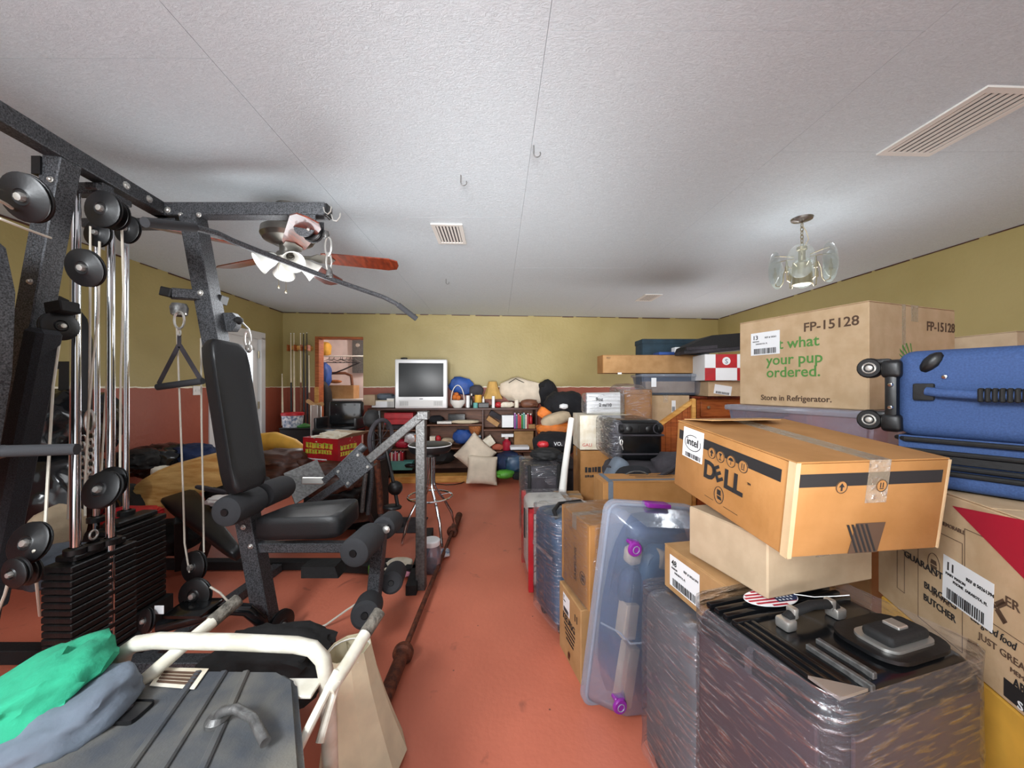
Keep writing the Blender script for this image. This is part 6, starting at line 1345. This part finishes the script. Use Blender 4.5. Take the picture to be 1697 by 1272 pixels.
heap('cloth_bundle', 'cloth', 'crumpled silver paper beside the upper foam roller', 'silver', 365, 829, 2.5, .16, .1, .06, .2, 21)
for px, py, lab in ((264, 1010, 'small white paper tag hanging near the low pulleys'), (243, 1040, 'white tape strip on the low left pulley')):
    c = at(px, py, 1.62); tag(B().box(c-V((.02, .001, .018)), c+V((.02, .001, .018))).make('paper_tag', 'paper'), lab, 'tag')
# ================================================================ incline machine with steel post
im = thing('incline_frame', 'worn grey steel incline frame with upright post, diagonal tube and foot plate', 'gym machine', (-.62, 2.52, 0))
pt_ = at(698, 692, 2.52); pb = V((pt_.x, 2.52, 0))
B().bar(pb, pt_, .062, .062).make('post', 'steel', im)
B().bar(fl(681, 978, .035)+V((0, .0, 0)), fl(712, 880, .035), .07, .07).make('foot_rail', 'black_matte', im)
B().bar(fl(690, 945, .04), fl(560, 938, .04), .06, .06).make('base_rail', 'black_matte', im)
A1 = at(702, 686, 2.50); A2 = at(598, 773, 2.52); A3 = at(572, 795, 2.53); A4 = at(440, 884, 2.60)
B().bar(A2, A1, .055, .055, up=V((0, 1, 0))).make('diagonal_tube', 'steel', im); B().bar(A4, A3, .052, .052, up=V((0, 1, 0))).make('diagonal_tube', 'hammer', im)
B().box(A1-V((.035, .035, .035)), A1+V((.035, .035, .02)), None, .004).make('end_cap', 'steel', im)
c = at(585, 777, 2.47); ang = math.atan2((A1-A2).z, (A1-A2).x); fm = Matrix.Translation(c) @ Matrix.Rotation(-ang, 4, 'Y') @ Matrix.Rotation(math.pi/2, 4, 'X')
pl_ = B().box((-.11, -.075, -.01), (.11, .075, .0), fm, .002).make('clamp_plate', 'hammer', im)
for x in (-.085, .085):
    for y in (-.05, .05): B().lathe([(0, .008), (.008, .008), (.011, 0)], fm @ V((x, y, 0)), (0, -1, 0), 10).make('bolt', 'zinc', pl_)
B().box((-.11, -.07, -.09), (.11, -.06, -.01), fm).make('clamp_plate', 'hammer', im)
B().cyl(at(565, 775, 2.55), at(604, 738, 2.6), .03, 14).make('sleeve', 'hammer', im); B().bar(at(537, 797, 2.5), at(566, 772, 2.5), .04, .03, up=V((0, 1, 0))).make('link_bar', 'hammer', im)
B().bar(at(500, 796, 2.45), at(537, 796, 2.5), .012, .045, up=V((0, 0, 1))).make('bracket', 'zinc', im)
q = [at(470, 785, 2.6), at(525, 762, 2.75), at(543, 800, 2.7), at(489, 836, 2.45)]; b = B().quad(q).solid(.008); b.make('foot_plate', 'steel', im)
b = B().quad([fl(505, 830, .15), fl(606, 827, .15), fl(618, 862, .15), fl(478, 884, .15)]).solid(.02); tag(b.make('platform_board', 'dark_wood'), 'dirty dark brown platform board lying behind the black seat', 'board')
B().tube([at(575, 857, 2.9), at(585, 852, 2.92), at(592, 853, 2.92), at(590, 858, 2.9)], .004, 6)
heap('shoe', 'shoe', 'grey sandal beside the dark platform board', 'grey_cloth', 553, 828, 3.2, .14, .1, .05, .1, 22)
heap('cloth_bundle', 'cloth', 'teal and white rag strip behind the black seat', 'teal', 500, 847, 2.9, .4, .1, .03, .1, 23)
heap('cloth_bundle', 'cloth', 'black net of straps behind the foot plate', 'black_matte', 560, 815, 3.3, .35, .3, .16, .2, 24)
# exercise bike beyond the clamp
eb = thing('exercise_bike', 'dark upright exercise bike with grey flywheel left of the bar stool', 'exercise bike', at(630, 860, 3.4))
D_ = 3.15
def ep(px, py, d=D_): return at(px, py, d)
w_ = B(); w_.tube([ep(632, 727)+V((.14*math.cos(a)*.35, .14*math.cos(a)*.95, .16*math.sin(a))) for a in [2*math.pi*k/28 for k in range(28)]], .018, 8, closed=True); fw = w_.make('flywheel_rim', 'charcoal_cloth', eb)
b = B()
for k in range(10): a = math.pi*2*k/10; b.cyl(ep(632, 727), ep(632, 727)+V((.135*math.cos(a)*.35, .135*math.cos(a)*.95, .155*math.sin(a))), .003, 5)
q = b.make('spokes', 'charcoal_cloth', fw); q['kind'] = 'stuff'
B().tube([ep(617, 690), ep(618, 740), ep(616, 800), ep(610, 850)], .018, 10).make('frame_tube', 'hammer', eb); B().tube([ep(624, 760), ep(628, 800), ep(631, 850)], .026, 12).make('frame_tube', 'rust', eb)
B().tube([ep(606, 785), ep(602, 820), ep(600, 848)], .018, 10).make('frame_tube', 'steel', eb); B().tube([ep(640, 745), ep(652, 800), ep(660, 842)], .016, 8).make('frame_tube', 'black_plastic', eb)
B().blob(ep(617, 693), (.12, .16, .14), disp=.1, e=2.6, seed=3).make('saddle', 'black_matte', eb); B().tube([ep(628, 680), ep(629, 700), ep(630, 735)], .016, 8).make('handle_post', 'black_plastic', eb)
B().blob(ep(655, 808), (.12, .1, .12), disp=.05, seed=3).make('pedal', 'black_plastic', eb); B().blob(ep(650, 840), (.16, .12, .05), disp=.05, seed=5).make('pedal', 'black_plastic', eb)
B().bar(fl(590, 880, .03), fl(668, 868, .03), .06, .05).make('base_rail', 'black_matte', eb); B().tube([ep(610, 850), fl(622, 874, .05)], .018, 8).make('frame_tube', 'hammer', eb)
B().tube([ep(631, 850), fl(634, 872, .05)], .02, 8).make('frame_tube', 'hammer', eb)
tag(B().box(*(lambda a: (a-V((.28, .2, 0)), a+V((.28, .2, .012))))(fl(655, 870, 0)), None, .004).make('floor_mat', 'charcoal_cloth'), 'small dark grey mat on the floor beside the bar stool', 'mat')
# bar stool
sc = V((-.735, 3.36, 0)); bs = thing('bar_stool', 'round black cushioned bar stool with bright steel legs and foot ring', 'stool', sc)
B().lathe([(0, .856), (.12, .854), (.17, .848), (.19, .838), (.188, .80), (.17, .775), (.10, .765), (0, .765)], sc, n=36).make('seat', 'vinyl', bs)
B().tube([sc+V((.19*math.cos(a), .19*math.sin(a), .838)) for a in [2*math.pi*k/40 for k in range(40)]], .004, 6, closed=True).make('piping', 'paper', bs)
B().lathe([(0, .765), (.09, .765), (.09, .74), (.03, .73), (0, .73)], sc, n=24).make('swivel', 'black_plastic', bs)
for k in range(4):
    a = math.radians(35+90*k); u = V((math.cos(a), math.sin(a), 0))
    B().tube([sc+u*.035+V((0, 0, .75)), sc+u*.035+V((0, 0, .50)), sc+u*.05+V((0, 0, .44)), sc+u*.13+V((0, 0, .33)), sc+u*.21+V((0, 0, .19)), sc+u*.255+V((0, 0, .01))], .0125, 10).make('leg', 'chrome', bs)
B().tube([sc+V((.195*math.cos(a), .195*math.sin(a), .375)) for a in [2*math.pi*k/40 for k in range(40)]], .009, 8, closed=True).make('foot_ring', 'chrome', bs)
for k in range(4): a = math.radians(35+90*k); B().cyl(sc+V((.10*math.cos(a), .10*math.sin(a), .37)), sc+V((.195*math.cos(a), .195*math.sin(a), .375)), .005, 8).make('ring_strut', 'chrome', bs)
# jar, small rubbish, barbell
jc = fl(714, 945, 0); jr = thing('jar', 'clear plastic jar with a white screw lid standing on the floor by the barbell', 'jar', jc)
B().lathe([(0, .002), (.068, .002), (.074, .012), (.074, .17), (.060, .19), (.058, .2), (.055, .2), (.057, .188), (.070, .168), (.070, .014), (0, .006)], jc, n=28).make('body', 'bin', jr); B().lathe([(.066, .192), (.068, .196), (.068, .225), (.06, .232), (0, .232)], jc, n=28).make('lid', 'paper', jr)
B().blob(jc+V((0, 0, .05)), (.11, .11, .08), disp=.2, seed=3).make('contents', 'mid_wood', jr)
tag(B().blob(fl(735, 918, .02)+V((0, 0, .01)), (.10, .12, .05), disp=.2, seed=5).make('packet', 'print'), 'crumpled printed packet by the far right stool leg', 'packet')
heap('bowl', 'bowl', 'white plate with pink pattern on the floor behind the lower foam roller', 'white_card', 660, 935, 2.75, .20, .2, .05, .04, 25); heap('toy', 'toy', 'bright lime green scrap on the floor beside the leg lever', 'lime', 618, 943, 2.65, .06, .06, .09, .1, 26)
heap('cloth_bundle', 'cloth', 'pink and white cloth scrap under the steel post', 'pink', 678, 945, 2.7, .12, .15, .03, .1, 27)
ba = thing('barbell', 'long rusty barbell lying on the floor down the aisle', 'barbell', (-.52, 2.5, 0))
p1 = fl(750, 880, .045); p2 = fl(668, 1082, .045); dr_ = (p1-p2).normalized()
B().tube([p2, p1], .0145, 12).make('shaft', 'rust', ba)
for p, s, L_ in ((p1, 1, .44), (p2, -1, .60)):
    sl = B().lathe([(0, 0), (.032, 0), (.032, L_-.01), (.028, L_), (0, L_)], p, dr_*s, 20).make('sleeve', 'rust', ba)
    B().lathe([(.02, -.03), (.042, -.028), (.050, -.012), (.050, .012), (.042, .022), (.03, .024)], p, dr_*s, 20).make('collar', 'rust', sl)
# ================================================================ foreground left
fw_ = thing('folding_machine', 'white tube-framed machine with dusty dark plastic housing, nearest at bottom left', 'machine', (-.8, .9, .3))
D1 = 1.0
lp_ = [(205, 1290), (200, 1150), (198, 1105), (206, 1080), (226, 1066), (260, 1061), (380, 1063), (490, 1068), (518, 1074), (535, 1092), (541, 1120), (545, 1200), (548, 1290)]
B().tube([at(x, y, D1) for x, y in lp_], .020, 16).make('frame_loop', 'white_metal', fw_, smooth=60)
h1 = B().tube([at(212, 1150, .95), at(300, 1073, 1.0), at(352, 1030, 1.08)], .0165, 14).make('handle_tube', 'white_metal', fw_); B().tube([at(350, 1031, 1.08), at(395, 993, 1.15)], .019, 14).make('hand_grip', 'grip', h1)
h2 = B().tube([at(545, 1145, .92), at(575, 1100, .98), at(605, 1050, 1.06)], .0165, 14).make('handle_tube', 'white_metal', fw_); B().tube([at(603, 1053, 1.06), at(629, 1013, 1.12)], .018, 14).make('hand_grip', 'grip', h2)
B().tube([at(560, 1125, .94), at(548, 1165, .92), at(530, 1230, .88)], .010, 10).make('strut', 'white_metal', h2)
B().bar(at(470, 1290, .80), at(560, 1110, .96), .018, .03, up=V((0, 1, 0))).make('side_rail', 'white_metal', fw_)
zb = .60; P_ = [fl(168, 1136, zb), fl(300, 1105, zb), fl(465, 1107, zb), fl(492, 1122, zb), fl(508, 1290, zb), fl(-10, 1290, zb)]
b = B(); a = [b.bm.verts.new(p) for p in P_]; c_ = [b.bm.verts.new(p-V((0, 0, .24))) for p in P_]; b.bm.faces.new(a); b.bm.faces.new(c_[::-1])
for i in range(6): b.bm.faces.new((a[i], c_[i], c_[(i+1) % 6], a[(i+1) % 6]))
bmesh.ops.bevel(b.bm, geom=b.bm.edges[:], offset=.014, segments=3, affect='EDGES'); hs = b.make('housing', 'dusty_black', fw_, smooth=45)
b = B()
for xa, xb in ((330, 205), (372, 262), (408, 330)): b.bar(fl(xa, 1112, zb+.002), fl(xb, 1285, zb+.002), .018, .012)
b = b.make('ridge', 'dusty_black', fw_); b['kind'] = 'stuff'
q = [fl(248, 1136, zb+.003), fl(268, 1106, zb+.003), fl(346, 1108, zb+.003), fl(322, 1142, zb+.003)]; b = B().quad(q).solid(.0015); lb_ = b.make('label_sheet', 'white_card', hs)
b = B()
for k in range(4):
    u_ = .2+.17*k; a1_ = q[0].lerp(q[1], u_); a2_ = q[3].lerp(q[2], u_); b.bar(a1_.lerp(a2_, .12)+V((0, 0, .002)), a1_.lerp(a2_, .88)+V((0, 0, .002)), .003, .0008)
b.make('printed_lines', 'ink_red', lb_) if False else b.make('printed_lines', 'ink_brown', hs)
c = fl(200, 1180, zb+.004); B().box(c-V((.055, .03, .004)), c+V((.055, .03, .006)), None, .01, 2).make('latch', 'black_plastic', hs); B().box(c-V((.02, .014, -.004)), c+V((.02, .014, .012)), None, .004).make('latch', 'charcoal_cloth', hs)
B().bar(fl(172, 1146, zb+.004), fl(60, 1240, zb+.004), .016, .012).make('edge_strip', 'white_metal', fw_)
B().tube([fl(360, 1188, zb+.015), fl(368, 1178, zb+.03), fl(392, 1174, zb+.035), fl(420, 1190, zb+.03), fl(440, 1230, zb+.02)], .0105, 12).make('hose', 'steel', fw_)
B().lathe([(.022, -.03), (.024, 0), (.016, .01), (0, .012)], fl(360, 1190, zb+.01), n=16).make('hose_port', 'steel', fw_)
c = fl(500, 1140, .58); B().box(c-V((.05, .03, .004)), c+V((.04, .03, .004)), None, .002).make('mount_plate', 'white_metal', fw_)
B().box(V((-1.15, .55, .0)), V((-.45, .62, .36))).make('base_frame', 'white_metal', fw_) if False else None
for x, y in ((-1.02, .66), (-.56, .66), (-1.0, .92), (-.62, .92)): B().cyl((x, y, 0), (x, y, .38), .016, 10).make('leg', 'white_metal', fw_)
B().box((-1.12, .58, .34), (-.46, .97, .365), None, .004).make('tray', 'white_metal', fw_)
# cloths lying over the near corner
def cloth(lab, pts, m, zf, name='cloth_bundle', seed=0):
    c = sum(pts, V())/len(pts); return None
tag(B().blob(at(22, 1172, .86), (.34, .24, .12), disp=.16, seed=31, e=2.6, rot=(.1, -.5, .3), sub=4, freq=4).make('shirt', 'green_cloth', smooth=60), 'bright sea-green shirt draped at the bottom left corner', 'shirt')
tag(B().blob(at(75, 1210, .84), (.30, .22, .12), disp=.16, seed=33, e=2.6, rot=(.1, -.35, .2), sub=4, freq=3).make('trousers', 'grey_cloth', smooth=60), 'blue-grey trousers crumpled under the sea-green shirt', 'trousers')
chest('white low stand carrying the shirt and trousers at bottom left', -1.45, .62, -1.14, .98, .52, 'white_metal', 'stand')
# lampshade on the floor
lc = V((-.54, 1.36, 0)); lsd = thing('lampshade', 'large cream bell-shaped lampshade standing on the floor by the white frame', 'lampshade', lc)
pr = [(.155, 0), (.135, .08), (.112, .18), (.09, .30), (.078, .42)]; b = B(); b.lathe([(r, z) for r, z in pr]+[(r-.003, z) for r, z in pr[::-1]], lc, (-.12, -.02, 1), 10); b.make('shade', 'shade_beige', lsd, smooth=0)
tp_ = lc+V((-.12, -.02, 1)).normalized()*.405; B().tube([tp_+V((.074*math.cos(a), .074*math.sin(a), 0)) for a in [k*math.pi/8 for k in range(16)]], .003, 6, closed=True).make('top_ring', 'white_plastic', lsd)
b = B()
for k in range(3): a = k*2.094; b.cyl(tp_+V((0, 0, -.02)), tp_+V((.075*math.cos(a), .075*math.sin(a), -.01)), .002, 6)
b.lathe([(.008, -.006), (.011, 0), (.008, .006)], tp_+V((0, 0, -.02)), n=10); b.make('spider', 'brass', lsd)
heap('bag', 'bag', 'black slumped bag on the floor seen through the white frame', 'black_matte', 450, 1100, 1.5, .45, .3, .22, .2, 28); heap('shoe', 'shoe', 'black shoe on the floor left of the black slumped bag', 'black_matte', 375, 1108, 1.55, .18, .12, .09, .1, 29)
tag(B().bar(fl(350, 1086, .01), fl(420, 1080, .01), .02, .006).make('metal_ruler', 'steel'), 'thin grey metal strip on the floor beyond the white frame', 'strip')
